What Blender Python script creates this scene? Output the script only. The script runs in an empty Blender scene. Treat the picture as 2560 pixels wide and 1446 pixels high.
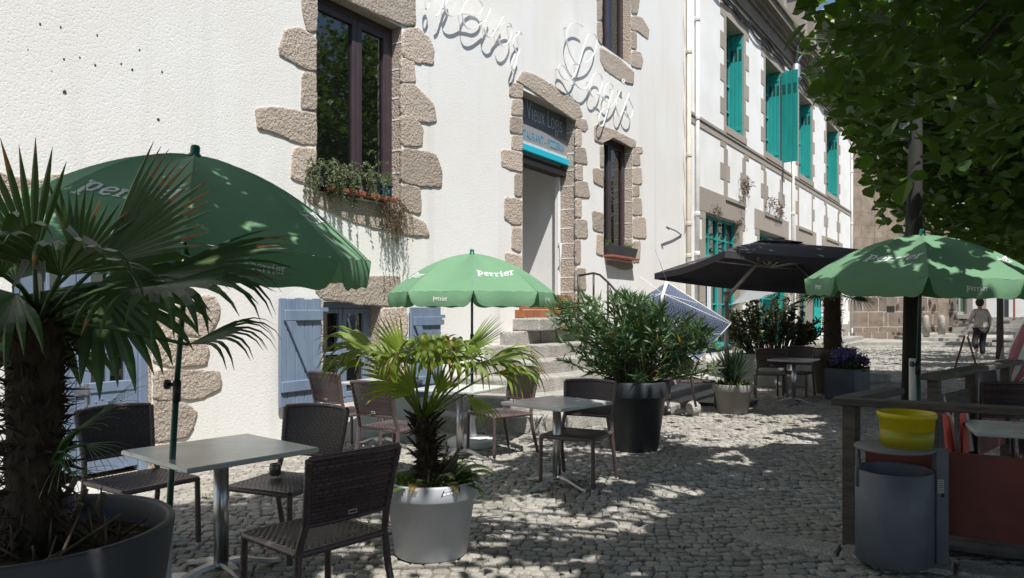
import bpy, bmesh, math, random
import numpy as np
from mathutils import Vector, Matrix, noise
rad = math.radians
R = random.Random(7)
scene = bpy.context.scene
COL = scene.collection

# ------------------------------------------------------------------ camera
CAM = Vector((0, -6.23, 1.5))
RT, FW = Vector((.5276, -.8495, 0)), Vector((.8495, .5276, 0))
F, CU, HV = 1884.0, 1280.0, 780.0           # focal length and horizon of the 2560 px wide photograph
cd = bpy.data.cameras.new("camera")
cam = bpy.data.objects.new("camera", cd); COL.objects.link(cam)
cam.location = CAM
cam.rotation_euler = (rad(90), 0, math.atan2(FW.y, FW.x) - rad(90))
cd.sensor_width = 36; cd.lens = F / 2560 * 36
cd.shift_y = (HV - 723) / 2560
cd.clip_start = .05; cd.clip_end = 2000
scene.camera = cam

# ------------------------------------------------------------------ light
SUN = Vector((-.35, -.45, 1)).normalized()     # towards the sun
world = bpy.data.worlds.new("World"); scene.world = world
world.use_nodes = True
nt = world.node_tree; bg = nt.nodes["Background"]
sky = nt.nodes.new("ShaderNodeTexSky"); sky.sky_type = 'NISHITA'; sky.sun_disc = False
sky.sun_elevation = math.asin(SUN.z); sky.sun_rotation = math.atan2(SUN.x, SUN.y)
nt.links.new(sky.outputs[0], bg.inputs[0]); bg.inputs[1].default_value = .082
sl = bpy.data.lights.new("sun", 'SUN'); sl.energy = 4.6; sl.angle = rad(.53); sl.color = (1, .965, .92)
so = bpy.data.objects.new("sun", sl); COL.objects.link(so)
so.rotation_euler = SUN.to_track_quat('Z', 'Y').to_euler(); so.location = (-3, -8, 20)
vs = scene.view_settings
vs.view_transform = 'Standard'; vs.look = 'None'; vs.gamma = 1; vs.exposure = .5
scene.cycles.max_bounces = 6; scene.cycles.transparent_max_bounces = 8
scene.cycles.sample_clamp_indirect = 4

# ------------------------------------------------------------------ from the photograph to the place
def ray(u, v): return FW + RT * ((u - CU) / F) + Vector((0, 0, (HV - v) / F))
def atY(u, v, Y=0.0):
    d = ray(u, v); return CAM + d * ((Y - CAM.y) / d.y)
def atZ(u, v, z=0.0):
    d = ray(u, v); return CAM + d * ((z - CAM.z) / d.z)
def atT(u, v, t): return CAM + ray(u, v) * t
def plane(o, n):
    def f(u, v):
        d = ray(u, v); return CAM + d * ((o - CAM).dot(n) / d.dot(n))
    return f
def cvec(r, f): return RT * r + FW * f            # camera right / forward to world
def to_px(p):
    q = Vector(p) - CAM; t = q.dot(FW)
    if t < .05: return (-9999, -9999, t)
    return (CU + q.dot(RT) / t * F, HV - q.z / t * F, t)

# ------------------------------------------------------------------ mesh building
class MB:
    def __init__(s): s.v = []; s.f = []; s.m = []; s.sm = []
    def add(s, vs, fs, mi=0, smooth=False):
        o = len(s.v); s.v += [tuple(p) for p in vs]
        for f in fs: s.f.append(tuple(i + o for i in f)); s.m.append(mi); s.sm.append(smooth)
    def quad(s, a, b, c, d, mi=0): s.add([a, b, c, d], [(0, 1, 2, 3)], mi)
    def box(s, c, size, rot=None, mi=0, bev=0.0):
        hx, hy, hz = size[0] / 2, size[1] / 2, size[2] / 2
        M_ = rot if rot else Matrix.Identity(3); c = Vector(c)
        b = min(bev, hx * .45, hy * .45, hz * .45)
        if b <= 0:
            vs = [c + M_ @ Vector((x, y, z)) for z in (-hz, hz) for x, y in ((-hx, -hy), (hx, -hy), (hx, hy), (-hx, hy))]
            s.add(vs, [(3, 2, 1, 0), (4, 5, 6, 7), (0, 1, 5, 4), (1, 2, 6, 5), (2, 3, 7, 6), (3, 0, 4, 7)], mi); return
        def ring(x, y, z):
            return [(-x + b, -y, z), (x - b, -y, z), (x, -y + b, z), (x, y - b, z), (x - b, y, z), (-x + b, y, z), (-x, y - b, z), (-x, -y + b, z)]
        L = [ring(hx - b, hy - b, -hz), ring(hx, hy, -hz + b), ring(hx, hy, hz - b), ring(hx - b, hy - b, hz)]
        vs = [c + M_ @ Vector(p) for r in L for p in r]
        fs = [tuple(range(7, -1, -1)), tuple(range(24, 32))]
        for k in range(3):
            for i in range(8):
                j = (i + 1) % 8; fs.append((k * 8 + i, k * 8 + j, k * 8 + 8 + j, k * 8 + 8 + i))
        s.add(vs, fs, mi)
    def bar(s, a, b, w, h, mi=0, up=(0, 0, 1), bev=0.0):        # a box from a to b
        a, b = Vector(a), Vector(b); d = (b - a); L = d.length; d.normalize()
        up = Vector(up)
        if abs(d.dot(up)) > .98: up = Vector((0, 1, 0)) if abs(d.y) < .9 else Vector((1, 0, 0))
        sd = d.cross(up).normalized(); u = sd.cross(d)
        s.box((a + b) / 2, (L, w, h), Matrix((d, sd, u)).transposed(), mi, bev)
    def tube(s, pts, r, n=8, mi=0, caps=True, smooth=True):
        pts = [Vector(p) for p in pts]
        rs = r if isinstance(r, (list, tuple)) else [r] * len(pts)
        vs = []; prev = None
        for i, p in enumerate(pts):
            d = (pts[min(i + 1, len(pts) - 1)] - pts[max(i - 1, 0)])
            if d.length < 1e-9: d = Vector((0, 0, 1))
            d.normalize()
            if prev is None:
                a = Vector((0, 0, 1)) if abs(d.z) < .9 else Vector((1, 0, 0)); x = d.cross(a).normalized()
            else:
                x = prev - d * prev.dot(d)
                x = x.normalized() if x.length > 1e-6 else d.orthogonal().normalized()
            prev = x; y = d.cross(x)
            for k in range(n):
                t = 2 * math.pi * k / n; vs.append(p + (x * math.cos(t) + y * math.sin(t)) * rs[i])
        fs = []
        for i in range(len(pts) - 1):
            for k in range(n):
                j = (k + 1) % n; fs.append((i * n + k, i * n + j, i * n + n + j, i * n + n + k))
        s.add(vs, fs, mi, smooth)
        if caps:
            o = len(s.v) - len(vs)
            s.f.append(tuple(o + k for k in range(n - 1, -1, -1))); s.m.append(mi); s.sm.append(False)
            e = o + (len(pts) - 1) * n
            s.f.append(tuple(e + k for k in range(n))); s.m.append(mi); s.sm.append(False)
    def lathe(s, prof, c=(0, 0, 0), n=32, mi=0, smooth=True, sq=(1, 1)):
        c = Vector(c); vs = []
        for r, z in prof:
            for k in range(n):
                t = 2 * math.pi * k / n; vs.append(c + Vector((r * math.cos(t) * sq[0], r * math.sin(t) * sq[1], z)))
        fs = []
        for i in range(len(prof) - 1):
            for k in range(n):
                j = (k + 1) % n; fs.append((i * n + k, i * n + j, i * n + n + j, i * n + n + k))
        s.add(vs, fs, mi, smooth)
        o = len(s.v) - len(vs)
        if prof[0][0] > 1e-5: s.f.append(tuple(o + k for k in range(n - 1, -1, -1))); s.m.append(mi); s.sm.append(False)
        if prof[-1][0] > 1e-5:
            e = o + (len(prof) - 1) * n; s.f.append(tuple(e + k for k in range(n))); s.m.append(mi); s.sm.append(False)
    def prism(s, pts, a, b, mi=0):       # a 3D outline pushed from offset vector a to offset vector b
        n = len(pts); a, b = Vector(a), Vector(b); P = [Vector(p) for p in pts]
        s.add([p + a for p in P] + [p + b for p in P],
              [tuple(range(n)), tuple(range(2 * n - 1, n - 1, -1))] + [(i, i + n, (i + 1) % n + n, (i + 1) % n) for i in range(n)], mi)
    def grid(s, fn, nu, nv, mi=0, smooth=True):
        vs = [fn(i / nu, j / nv) for j in range(nv + 1) for i in range(nu + 1)]
        fs = [(j * (nu + 1) + i, j * (nu + 1) + i + 1, (j + 1) * (nu + 1) + i + 1, (j + 1) * (nu + 1) + i) for j in range(nv) for i in range(nu)]
        s.add(vs, fs, mi, smooth)

def base_of(o):
    p = Vector((0, 0, 0))
    while o: p = p + o.location; o = o.parent
    return p
def obj(name, mb, mats, parent=None, world=True, fix=False, flat=False):
    if not isinstance(mats, (list, tuple)): mats = [mats]
    me = bpy.data.meshes.new(name)
    off = base_of(parent) if (parent and world) else Vector((0, 0, 0))
    me.from_pydata([(v[0] - off.x, v[1] - off.y, v[2] - off.z) for v in mb.v] if off.length else mb.v, [], mb.f)
    for m in mats: me.materials.append(m)
    me.polygons.foreach_set("material_index", mb.m)
    me.polygons.foreach_set("use_smooth", [bool(x) for x in mb.sm])
    me.update()
    if fix:
        bm = bmesh.new(); bm.from_mesh(me); bmesh.ops.recalc_face_normals(bm, faces=bm.faces); bm.to_mesh(me); bm.free()
    o = bpy.data.objects.new(name, me); COL.objects.link(o)
    if parent: o.parent = parent
    return o
def tag(o, label=None, cat=None, group=None, kind=None):
    if label: o["label"] = label
    if cat: o["category"] = cat
    if group: o["group"] = group
    if kind: o["kind"] = kind
    return o
def thing(name, label, cat, loc=(0, 0, 0), rz=0.0, group=None):
    o = bpy.data.objects.new(name, None); COL.objects.link(o)
    o.location = loc; o.rotation_euler = (0, 0, rz); o.empty_display_size = .1
    return tag(o, label, cat, group)
def dup(root, loc, rz, label, group=None):
    r = root.copy(); COL.objects.link(r); r.location = loc; r.rotation_euler = (0, 0, rz); tag(r, label, None, group)
    for ch in list(root.children):
        c = ch.copy(); COL.objects.link(c); c.parent = r
        for g in list(ch.children):
            d = g.copy(); COL.objects.link(d); d.parent = c
    return r

# ------------------------------------------------------------------ materials
def mat(name, col, rough=.6, col2=None, scale=6, bump=0.0, bscale=60, metal=0.0, spec=.5, trans=0.0, tcol=None, island=0.0, detail=4, bdist=.01, contrast=(.35, .65), stretch=None):
    m = bpy.data.materials.new(name); m.use_nodes = True
    n, l = m.node_tree.nodes, m.node_tree.links
    b = n["Principled BSDF"]
    b.inputs["Roughness"].default_value = rough; b.inputs["Metallic"].default_value = metal
    b.inputs["Specular IOR Level"].default_value = spec
    tc = n.new("ShaderNodeTexCoord"); src = tc.outputs["Object"]
    if stretch:
        mp = n.new("ShaderNodeMapping"); mp.inputs["Scale"].default_value = stretch; l.new(src, mp.inputs[0]); src = mp.outputs[0]
    c1 = (*col, 1); out = None
    if col2:
        t = n.new("ShaderNodeTexNoise"); t.inputs["Scale"].default_value = scale; t.inputs["Detail"].default_value = detail
        l.new(src, t.inputs["Vector"])
        r = n.new("ShaderNodeValToRGB"); r.color_ramp.elements[0].position = contrast[0]; r.color_ramp.elements[1].position = contrast[1]
        r.color_ramp.elements[0].color = c1; r.color_ramp.elements[1].color = (*col2, 1)
        l.new(t.outputs[0], r.inputs[0]); out = r.outputs[0]
    if island:
        g = n.new("ShaderNodeNewGeometry"); hs = n.new("ShaderNodeHueSaturation")
        mr = n.new("ShaderNodeMapRange"); mr.inputs[3].default_value = 1 - island; mr.inputs[4].default_value = 1 + island
        l.new(g.outputs["Random Per Island"], mr.inputs[0]); l.new(mr.outputs[0], hs.inputs["Value"])
        if out: l.new(out, hs.inputs["Color"])
        else: hs.inputs["Color"].default_value = c1
        out = hs.outputs[0]
    if out: l.new(out, b.inputs["Base Color"])
    else: b.inputs["Base Color"].default_value = c1
    if bump:
        t2 = n.new("ShaderNodeTexNoise"); t2.inputs["Scale"].default_value = bscale; t2.inputs["Detail"].default_value = 3
        l.new(src, t2.inputs["Vector"])
        bp = n.new("ShaderNodeBump"); bp.inputs["Strength"].default_value = bump; bp.inputs["Distance"].default_value = bdist
        l.new(t2.outputs[0], bp.inputs["Height"]); l.new(bp.outputs[0], b.inputs["Normal"])
    if trans:
        tr = n.new("ShaderNodeBsdfTranslucent"); mx = n.new("ShaderNodeMixShader"); mx.inputs[0].default_value = trans
        if tcol: tr.inputs[0].default_value = (*tcol, 1)
        elif out: l.new(out, tr.inputs[0])
        else: tr.inputs[0].default_value = c1
        l.new(b.outputs[0], mx.inputs[1]); l.new(tr.outputs[0], mx.inputs[2])
        l.new(mx.outputs[0], n["Material Output"].inputs[0])
    return m
def nodes_of(m): return m.node_tree.nodes, m.node_tree.links, m.node_tree.nodes["Principled BSDF"]

# roughcast: worm-like pits, faint warm stains
def roughcast(name, col, stain, amt=.35, sc=34):
    m = mat(name, col, .9, stain, .55, contrast=(.42, .85), spec=.15)
    n, l, b = nodes_of(m)
    tc = n.new("ShaderNodeTexCoord")
    src0 = b.inputs["Base Color"].links[0].from_socket          # faint rain streaks and patches
    mp = n.new("ShaderNodeMapping"); mp.inputs["Scale"].default_value = (2.6, 2.6, .22); l.new(tc.outputs["Object"], mp.inputs[0])
    sk = n.new("ShaderNodeTexNoise"); sk.inputs["Scale"].default_value = 1.0; sk.inputs["Detail"].default_value = 7; l.new(mp.outputs[0], sk.inputs["Vector"])
    sr = n.new("ShaderNodeMapRange"); sr.inputs[1].default_value = .55; sr.inputs[2].default_value = .8; sr.inputs[3].default_value = 1.0; sr.inputs[4].default_value = .86; l.new(sk.outputs[0], sr.inputs[0])
    hv = n.new("ShaderNodeHueSaturation"); l.new(src0, hv.inputs["Color"]); l.new(sr.outputs[0], hv.inputs["Value"]); l.new(hv.outputs[0], b.inputs["Base Color"])
    a = n.new("ShaderNodeTexNoise"); a.inputs["Scale"].default_value = sc; a.inputs["Detail"].default_value = 2.5; a.inputs["Distortion"].default_value = .6
    l.new(tc.outputs["Object"], a.inputs["Vector"])
    r = n.new("ShaderNodeValToRGB"); r.color_ramp.elements[0].position = .33; r.color_ramp.elements[1].position = .5
    l.new(a.outputs[0], r.inputs[0])
    w = n.new("ShaderNodeTexNoise"); w.inputs["Scale"].default_value = 5; l.new(tc.outputs["Object"], w.inputs["Vector"])
    ad = n.new("ShaderNodeMath"); ad.operation = 'ADD'; l.new(r.outputs[0], ad.inputs[0]); l.new(w.outputs[0], ad.inputs[1])
    bp = n.new("ShaderNodeBump"); bp.inputs["Strength"].default_value = amt; bp.inputs["Distance"].default_value = .012
    l.new(ad.outputs[0], bp.inputs["Height"]); l.new(bp.outputs[0], b.inputs["Normal"])
    return m
# granite: grain of three tones, per-stone tint, pitted
def granite(name, c1, c2, c3, bump=.7, bscale=42, island=.16, big=2.2):
    m = mat(name, c1, .9, c2, 70, bump, bscale, spec=.2, island=island, bdist=.02, detail=6, contrast=(.38, .62))
    n, l, b = nodes_of(m)
    tc = n.new("ShaderNodeTexCoord"); t = n.new("ShaderNodeTexNoise"); t.inputs["Scale"].default_value = big; t.inputs["Detail"].default_value = 8; t.inputs["Roughness"].default_value = .65
    l.new(tc.outputs["Object"], t.inputs["Vector"])
    r = n.new("ShaderNodeValToRGB"); r.color_ramp.elements[0].position = .38; r.color_ramp.elements[1].position = .68
    l.new(t.outputs[0], r.inputs[0])
    src = b.inputs["Base Color"].links[0].from_socket
    mx = n.new("ShaderNodeMix"); mx.data_type = 'RGBA'
    l.new(r.outputs[0], mx.inputs[0]); l.new(src, mx.inputs[6]); mx.inputs[7].default_value = (*c3, 1)
    mv = n.new("ShaderNodeMath"); mv.operation = 'MULTIPLY'; mv.inputs[1].default_value = .6
    l.new(r.outputs[0], mv.inputs[0]); l.new(mv.outputs[0], mx.inputs[0])
    l.new(mx.outputs[2], b.inputs["Base Color"])
    return m
def glassy(name, col, rough=.03, spec=.6):
    m = mat(name, col, rough, spec=spec)
    return m

m_stucco = roughcast("roughcast_white", (.80, .795, .775), (.755, .715, .64), .2, 46)
m_white_wall = mat("painted_white_wall", (.84, .84, .83), .85, (.77, .765, .74), 1.3, .12, 30, spec=.2)
m_granite = granite("granite_quoin", (.60, .505, .415), (.265, .215, .175), (.44, .39, .34), 1.0, 34, .26, 1.6)
m_granite2 = granite("granite_dressed", (.42, .37, .32), (.30, .262, .225), (.34, .305, .265), .4, 60, .08)
m_step = granite("granite_step", (.47, .45, .41), (.27, .255, .23), (.155, .147, .135), .6, 45, .12, 3.6)
m_cobble = granite("granite_sett", (.375, .36, .33), (.235, .222, .203), (.262, .24, .195), .45, 55, .3, .7)
m_sand = mat("joint_sand", (.23, .21, .17), .95, (.14, .13, .10), 7, .6, 70, spec=.1)
m_blue = mat("blue_grey_paint", (.185, .24, .335), .55, (.15, .20, .285), 9, .25, 22, stretch=(1, 1, .25))
m_darkwood = mat("aubergine_frame", (.062, .043, .05), .4, (.05, .034, .04), 5)
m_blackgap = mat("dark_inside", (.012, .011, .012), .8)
m_pane = glassy("window_glass", (.006, .007, .006), .02, 1.0); nodes_of(m_pane)[2].inputs["IOR"].default_value = 1.75
m_turq = mat("turquoise_paint", (.018, .37, .335), .5, (.015, .31, .28), 5, .1, 30, stretch=(1, 1, .2))
m_turq2 = mat("light_turquoise_paint", (.06, .42, .42), .5, (.05, .36, .36), 5)
m_white_metal = mat("white_enamel", (.82, .82, .80), .35)
m_cream_pipe = mat("cream_pipe", (.66, .60, .50), .5, (.56, .50, .42), 3)
m_white_pipe = mat("white_pipe", (.74, .73, .70), .45, (.62, .61, .58), 3)
m_zinc = mat("zinc", (.30, .32, .35), .45, (.22, .23, .25), 6, metal=.6)
m_rattan = mat("brown_rattan", (.10, .070, .072), .27, (.07, .048, .05), 40, island=.3)
m_rattan_d = mat("dark_rattan", (.022, .016, .017), .5)
m_foot = mat("grey_foot", (.42, .42, .41), .4)
m_steel = mat("brushed_steel", (.52, .52, .52), .28, (.42, .42, .43), 6, metal=1.0, stretch=(12, 12, .6))
m_alu = mat("cast_aluminium", (.38, .385, .39), .38, (.30, .30, .31), 14, metal=.85)
m_top = mat("stone_effect_top", (.56, .58, .55), .24, (.44, .46, .445), 5, spec=.9, detail=6)
m_green = mat("green_canvas", (.185, .345, .205), .75, (.165, .32, .19), 3, .3, 7, trans=.22, tcol=(.06, .22, .10), bdist=.025, spec=.2)
m_green_in = mat("green_pole_paint", (.012, .06, .045), .3)
m_green_cap = mat("green_plastic", (.01, .13, .085), .25)
m_print = mat("white_print", (.78, .80, .78), .7, trans=.15)
m_black_canvas = mat("black_canvas", (.042, .040, .047), .8, (.034, .032, .038), 5, trans=.03)
m_taupe = mat("taupe_aluminium", (.36, .34, .32), .4, metal=.3)
m_soil = mat("potting_soil", (.030, .021, .014), .95, (.07, .05, .03), 30, 1, 45, spec=.1)
m_pot_dark = mat("charcoal_pot", (.045, .046, .054), .55, (.062, .062, .068), 4, .06, 120)
m_pot_dark2 = mat("slate_pot", (.028, .032, .039), .5, (.042, .046, .052), 4, .06, 120)
m_pot_white = mat("pale_grey_pot", (.44, .46, .495), .5, (.37, .38, .40), 2.2, .05, 150)
m_pot_grey = mat("taupe_grey_pot", (.23, .22, .205), .6, (.19, .18, .165), 4, .1, 60)
m_pot_brown = mat("dark_brown_pot", (.075, .062, .052), .6, (.055, .046, .04), 4)
m_leaf = mat("lime_leaf", (.052, .108, .018), .45, (.031, .070, .012), 1.1, trans=.35, tcol=(.125, .24, .018), island=.45)
m_bark = mat("bark", (.075, .062, .050), .95, (.04, .034, .028), 12, 1, 30, stretch=(1, 1, .25), bdist=.03)
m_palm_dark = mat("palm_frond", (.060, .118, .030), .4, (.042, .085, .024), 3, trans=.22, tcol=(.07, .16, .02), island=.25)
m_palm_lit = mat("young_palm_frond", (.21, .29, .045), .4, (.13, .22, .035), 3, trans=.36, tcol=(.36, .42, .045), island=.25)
m_palm_tip = mat("dry_frond_tip", (.32, .17, .055), .7, (.24, .13, .05), 9, trans=.2)
m_fibre = mat("palm_fibre", (.060, .040, .025), .95, (.028, .02, .014), 26, 1, 60, stretch=(1, 1, .3), island=.3)
m_drystalk = mat("dry_stalk", (.16, .115, .07), .85, (.10, .07, .045), 12, island=.25)
m_oleander = mat("oleander_leaf", (.10, .175, .078), .38, (.062, .125, .052), 4, trans=.3, tcol=(.15, .27, .06), island=.4)
m_shrub = mat("dark_shrub_leaf", (.028, .055, .018), .4, (.05, .04, .018), 2, trans=.2, tcol=(.07, .12, .02), island=.4)
m_fern = mat("fern_leaf", (.07, .135, .035), .5, (.10, .155, .035), 4, trans=.35, tcol=(.15, .30, .03), island=.3)
m_sage = mat("grey_green_leaf", (.17, .20, .10), .6, (.12, .15, .07), 12, trans=.25, island=.3)
m_dryplant = mat("dry_plant", (.15, .105, .06), .85, (.085, .06, .035), 12, island=.3)
m_yucca = mat("yucca_leaf", (.05, .095, .045), .45, (.035, .07, .035), 4, trans=.2, island=.3)
m_wood_grey = mat("weathered_timber", (.105, .088, .072), .8, (.055, .047, .04), 7, .4, 25, stretch=(1, 1, 6))
m_deck = mat("deck_board", (.10, .09, .08), .8, (.055, .05, .045), 7, .3, 30, island=.2)
m_red = mat("red_panel", (.17, .036, .022), .55, (.13, .026, .018), 5)
m_redcloth = mat("coral_cloth", (.62, .10, .075), .8)
m_bin = mat("grey_blue_steel", (.13, .143, .165), .5, (.085, .093, .108), 3, .1, 30)
m_yellow = mat("yellow_plastic", (.68, .56, .012), .35, trans=.25, tcol=(.7, .55, .01))
m_terracotta = mat("terracotta_tray", (.34, .10, .06), .6, (.27, .08, .05), 9)
m_tile = mat("orange_tile", (.37, .145, .065), .5, (.30, .105, .045), 5, island=.2)
m_slate_sign = mat("anthracite_board", (.17, .178, .195), .5, (.15, .157, .172), 4)
m_signgrey = mat("grey_board", (.30, .29, .295), .5)
m_cyan = mat("cyan_strip", (.02, .46, .60), .5)
m_ltcyan = mat("blue_letters", (.10, .30, .42), .5)
m_chrome = mat("chrome", (.6, .6, .6), .15, metal=1)
m_black = mat("black_metal", (.015, .015, .016), .45)
m_post = mat("dark_green_post", (.020, .021, .020), .8, (.028, .027, .025), 3, spec=.15)
m_beige = mat("beige_sleeve", (.55, .55, .54), .55)
m_jar = glassy("smoked_jar", (.09, .085, .08), .08)
m_wax = mat("white_wax", (.7, .68, .62), .5)
# ================================================================== ground
def surf(name, mb, m): return tag(obj(name, mb, m), kind="structure")
g = MB(); g.quad((-300, -300, -.035), (300, -300, -.035), (300, 300, -.035), (-300, 300, -.035))
m_ground = mat("sandy_ground", (.20, .185, .155), .95, (.13, .12, .10), 2, .5, 40, spec=.1)
surf("ground", g, m_ground)

def setts(name, x0, x1, y0, y1, sx, sy, m, gap=.007, ok=None, seed=1, z0=0.0, wav=.075, turn=0.0):
    rg = np.random.default_rng(seed)
    V = []; Fc = []; base = 0
    ang = np.array([0, .5, 1, 1.5, 2, 2.5, 3, 3.5]) * math.pi / 2 + math.pi / 8
    c8, s8 = np.cos(ang), np.sin(ang)
    sq = 1 / np.maximum(abs(c8), abs(s8)); cx8, cy8 = np.array([1, .70, -.70, -1, -1, -.70, .70, 1]), np.array([.66, 1, 1, .66, -.66, -1, -1, -.66])      # squarish with nibbled corners
    rows = int((y1 - y0) / sy)
    P = []
    for j in range(rows):
        y = y0 + (j + .5) * sy; x = x0 + rg.uniform(0, sx)
        while x < x1:
            w = sx * rg.uniform(.78, 1.25)
            P.append((x + w / 2, y + wav * math.sin(x * 1.7 + .3 * math.sin(y)) + rg.normal(0, .006), w)); x += w
    P = np.array(P); ct_, st_ = math.cos(turn), math.sin(turn)
    P = np.stack([P[:, 0] * ct_ - P[:, 1] * st_, P[:, 0] * st_ + P[:, 1] * ct_, P[:, 2], np.full(len(P), turn) + np.arctan(wav * 1.7 * np.cos(P[:, 0] * 1.7)) * .9], 1)
    if ok: P = P[[ok(p[0], p[1]) for p in P]]
    N = len(P)
    hw = (P[:, 2] - gap)[:, None] / 2; hh = (sy - gap) / 2 * rg.uniform(.88, 1.04, N)[:, None]
    z = z0 + rg.normal(0, .003, N)[:, None]; tx = rg.normal(0, .022, N)[:, None]; ty = rg.normal(0, .026, N)[:, None]
    jit = lambda k: rg.normal(0, k, (N, 8))
    rot = rg.normal(0, .10, N)[:, None] + P[:, 3:4]
    rings = []
    ju, jv = jit(.006), jit(.006)
    for sc, dz in ((1.0, -.045), (1.0, -.005), (.90, .0005), (.55, .002)):
        u = cx8[None] * hw * sc + ju * sc; v = cy8[None] * hh * sc + jv * sc
        x = P[:, 0:1] + u * np.cos(rot) - v * np.sin(rot); yy = P[:, 1:2] + u * np.sin(rot) + v * np.cos(rot)
        rings.append(np.stack([x, yy, z + dz + (u * tx + v * ty if dz > -.03 else 0 * u)], -1))
    A = np.concatenate(rings, 1)                       # N,32,3
    cen = np.stack([P[:, 0], P[:, 1], z[:, 0] + .0025], -1)[:, None]
    A = np.concatenate([A, cen], 1)                    # N,33,3
    f4 = []
    for r in range(3):
        for k in range(8):
            f4.append((r * 8 + k, r * 8 + (k + 1) % 8, r * 8 + 8 + (k + 1) % 8, r * 8 + 8 + k))
    f3 = [(24 + k, 24 + (k + 1) % 8, 32) for k in range(8)]
    f4 = np.array(f4); f3 = np.array(f3)
    o = (np.arange(N) * 33)[:, None, None]
    q = (f4[None] + o).reshape(-1, 4); t = (f3[None] + o).reshape(-1, 3)
    me = bpy.data.meshes.new(name)
    nv = N * 33; me.vertices.add(nv); me.vertices.foreach_set("co", A.reshape(-1).astype(np.float32))
    loops = np.concatenate([q.reshape(-1), t.reshape(-1)]).astype(np.int32)
    me.loops.add(len(loops)); me.loops.foreach_set("vertex_index", loops)
    npoly = len(q) + len(t); me.polygons.add(npoly)
    ls = np.concatenate([np.arange(len(q)) * 4, len(q) * 4 + np.arange(len(t)) * 3]).astype(np.int32)
    me.polygons.foreach_set("loop_start", ls)
    me.polygons.foreach_set("use_smooth", np.ones(npoly, bool))
    me.update(calc_edges=True); me.validate()
    me.materials.append(m)
    ob = bpy.data.objects.new(name, me); COL.objects.link(ob)
    return tag(ob, kind="structure")
def in_steps(x, y):          # not under the stair or the raised terrace
    if y > -.02: return False
    if x > 9.5 and y > -2.35 and x < 16.3: return False
    return True
def seen(x, y):
    u, v, t = to_px((x, y, 0)); return t > .8 and -500 < u < 3000
sand = MB(); sand.quad((-6, -9.5, -.012), (46, -9.5, -.012), (46, .1, -.012), (-6, .1, -.012)); surf("paving_bed", sand, m_sand)
setts("cobblestone_paving", -4, 15, -2, 23, .086, .086, m_cobble, wav=.11, turn=math.atan2(RT.y, RT.x), ok=lambda x, y: .4 < x < 20.5 and -6.9 < y < 0 and in_steps(x, y) and seen(x, y))
setts("street_paving", 20.5, 44, -13, -.5, .17, .15, m_cobble, gap=.014, ok=lambda x, y: seen(x, y) and y < -.03 * (x - 18) - .25, seed=3)
# moss and grass blades in the joints
tf = MB(); rg = random.Random(5)
for k in range(520):
    x, y = rg.uniform(2, 13), rg.uniform(-5.6, -.3)
    if not in_steps(x, y) or noise.noise(Vector((x * .9, y * .9, 3))) < .05: continue
    for b in range(rg.randint(3, 8)):
        bx, by = x + rg.gauss(0, .02), y + rg.gauss(0, .012); h = rg.uniform(.012, .035); a = rg.uniform(0, 6.28); w = .0035
        dx, dy = math.cos(a), math.sin(a)
        tf.add([(bx - dy * w, by + dx * w, -.012), (bx + dy * w, by - dx * w, -.012), (bx + dx * h * .7, by + dy * h * .7, h)], [(0, 1, 2)])
tag(obj("joint_grass", tf, m_fern), "thin tufts of grass and moss in the cobble joints", "grass", kind="stuff")
# fallen leaves / litter on the setts
lt = MB()
for k in range(150):
    x, y = rg.uniform(2.5, 12), rg.uniform(-5.4, -1.0)
    if not in_steps(x, y): continue
    a = rg.uniform(0, 6.28); s = rg.uniform(.008, .024); c, d = math.cos(a) * s, math.sin(a) * s; z = .014
    lt.add([(x - c, y - d, z), (x + d * .5, y - c * .5, z + .006), (x + c, y + d, z + .002), (x - d * .5, y + c * .5, z + .008)], [(0, 1, 2, 3)])
tag(obj("fallen_leaves", lt, m_drystalk), "small dry leaves scattered over the cobbles", "leaves", kind="stuff")

# ================================================================== masonry helpers
def smooth_outline(P, it=1):
    for _ in range(it):
        Q = []
        for i in range(len(P)):
            a, b = P[i], P[(i + 1) % len(P)]
            Q += [a.lerp(b, .09), a.lerp(b, .91)]
        P = Q
    return P
def stone(mb, pts, nrm, front=.013, back=.02, jit=.009, it=1, mi=0, seg=.045, inset=.008):
    """one rough block: outline pts (3D, in the wall plane); nrm points out of the wall"""
    P = smooth_outline([Vector(p) for p in pts], it)
    Q = []
    for i in range(len(P)):
        a, b = P[i], P[(i + 1) % len(P)]; n = max(1, int((b - a).length / seg))
        for k in range(n): Q.append(a.lerp(b, k / n))
    c = sum(Q, Vector()) / len(Q); nrm = Vector(nrm)
    Q = [q + (q - c).normalized() * (.014 + jit * 1.6 * noise.noise(q * 9) + R.gauss(0, jit * .3) + .006 * noise.noise(q * 31)) for q in Q]
    n = len(Q); tl = nrm.cross(Vector((0, 0, 1))).normalized() * R.gauss(0, .006) + Vector((0, 0, R.gauss(0, .006)))
    def hgt(q): return front + (q - c).dot(tl) + .006 * noise.noise(q * 5.5) + .004 * noise.noise(q * 17)
    rings = [[q - nrm * back for q in Q], [q + nrm * hgt(q) * .8 for q in Q]]
    for k in (inset, .12, .35, .65):
        rings.append([w + nrm * hgt(w) for w in [c + (q - c) * (1 - k) for q in Q]])
    fs = []; sm = []
    o = len(mb.v)
    mb.add([p for r in rings for p in r] + [c + nrm * hgt(c)], [], mi)
    for r in range(5):
        for i in range(n):
            j = (i + 1) % n; mb.f.append((o + r * n + i, o + r * n + j, o + r * n + n + j, o + r * n + n + i)); mb.m.append(mi); mb.sm.append(r >= 2)
    for i in range(n): mb.f.append((o + 5 * n + i, o + 5 * n + (i + 1) % n, o + 6 * n)); mb.m.append(mi); mb.sm.append(True)
def wall_px(pts, Y=0): return [atY(u, v, Y) for u, v in pts]

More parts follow.
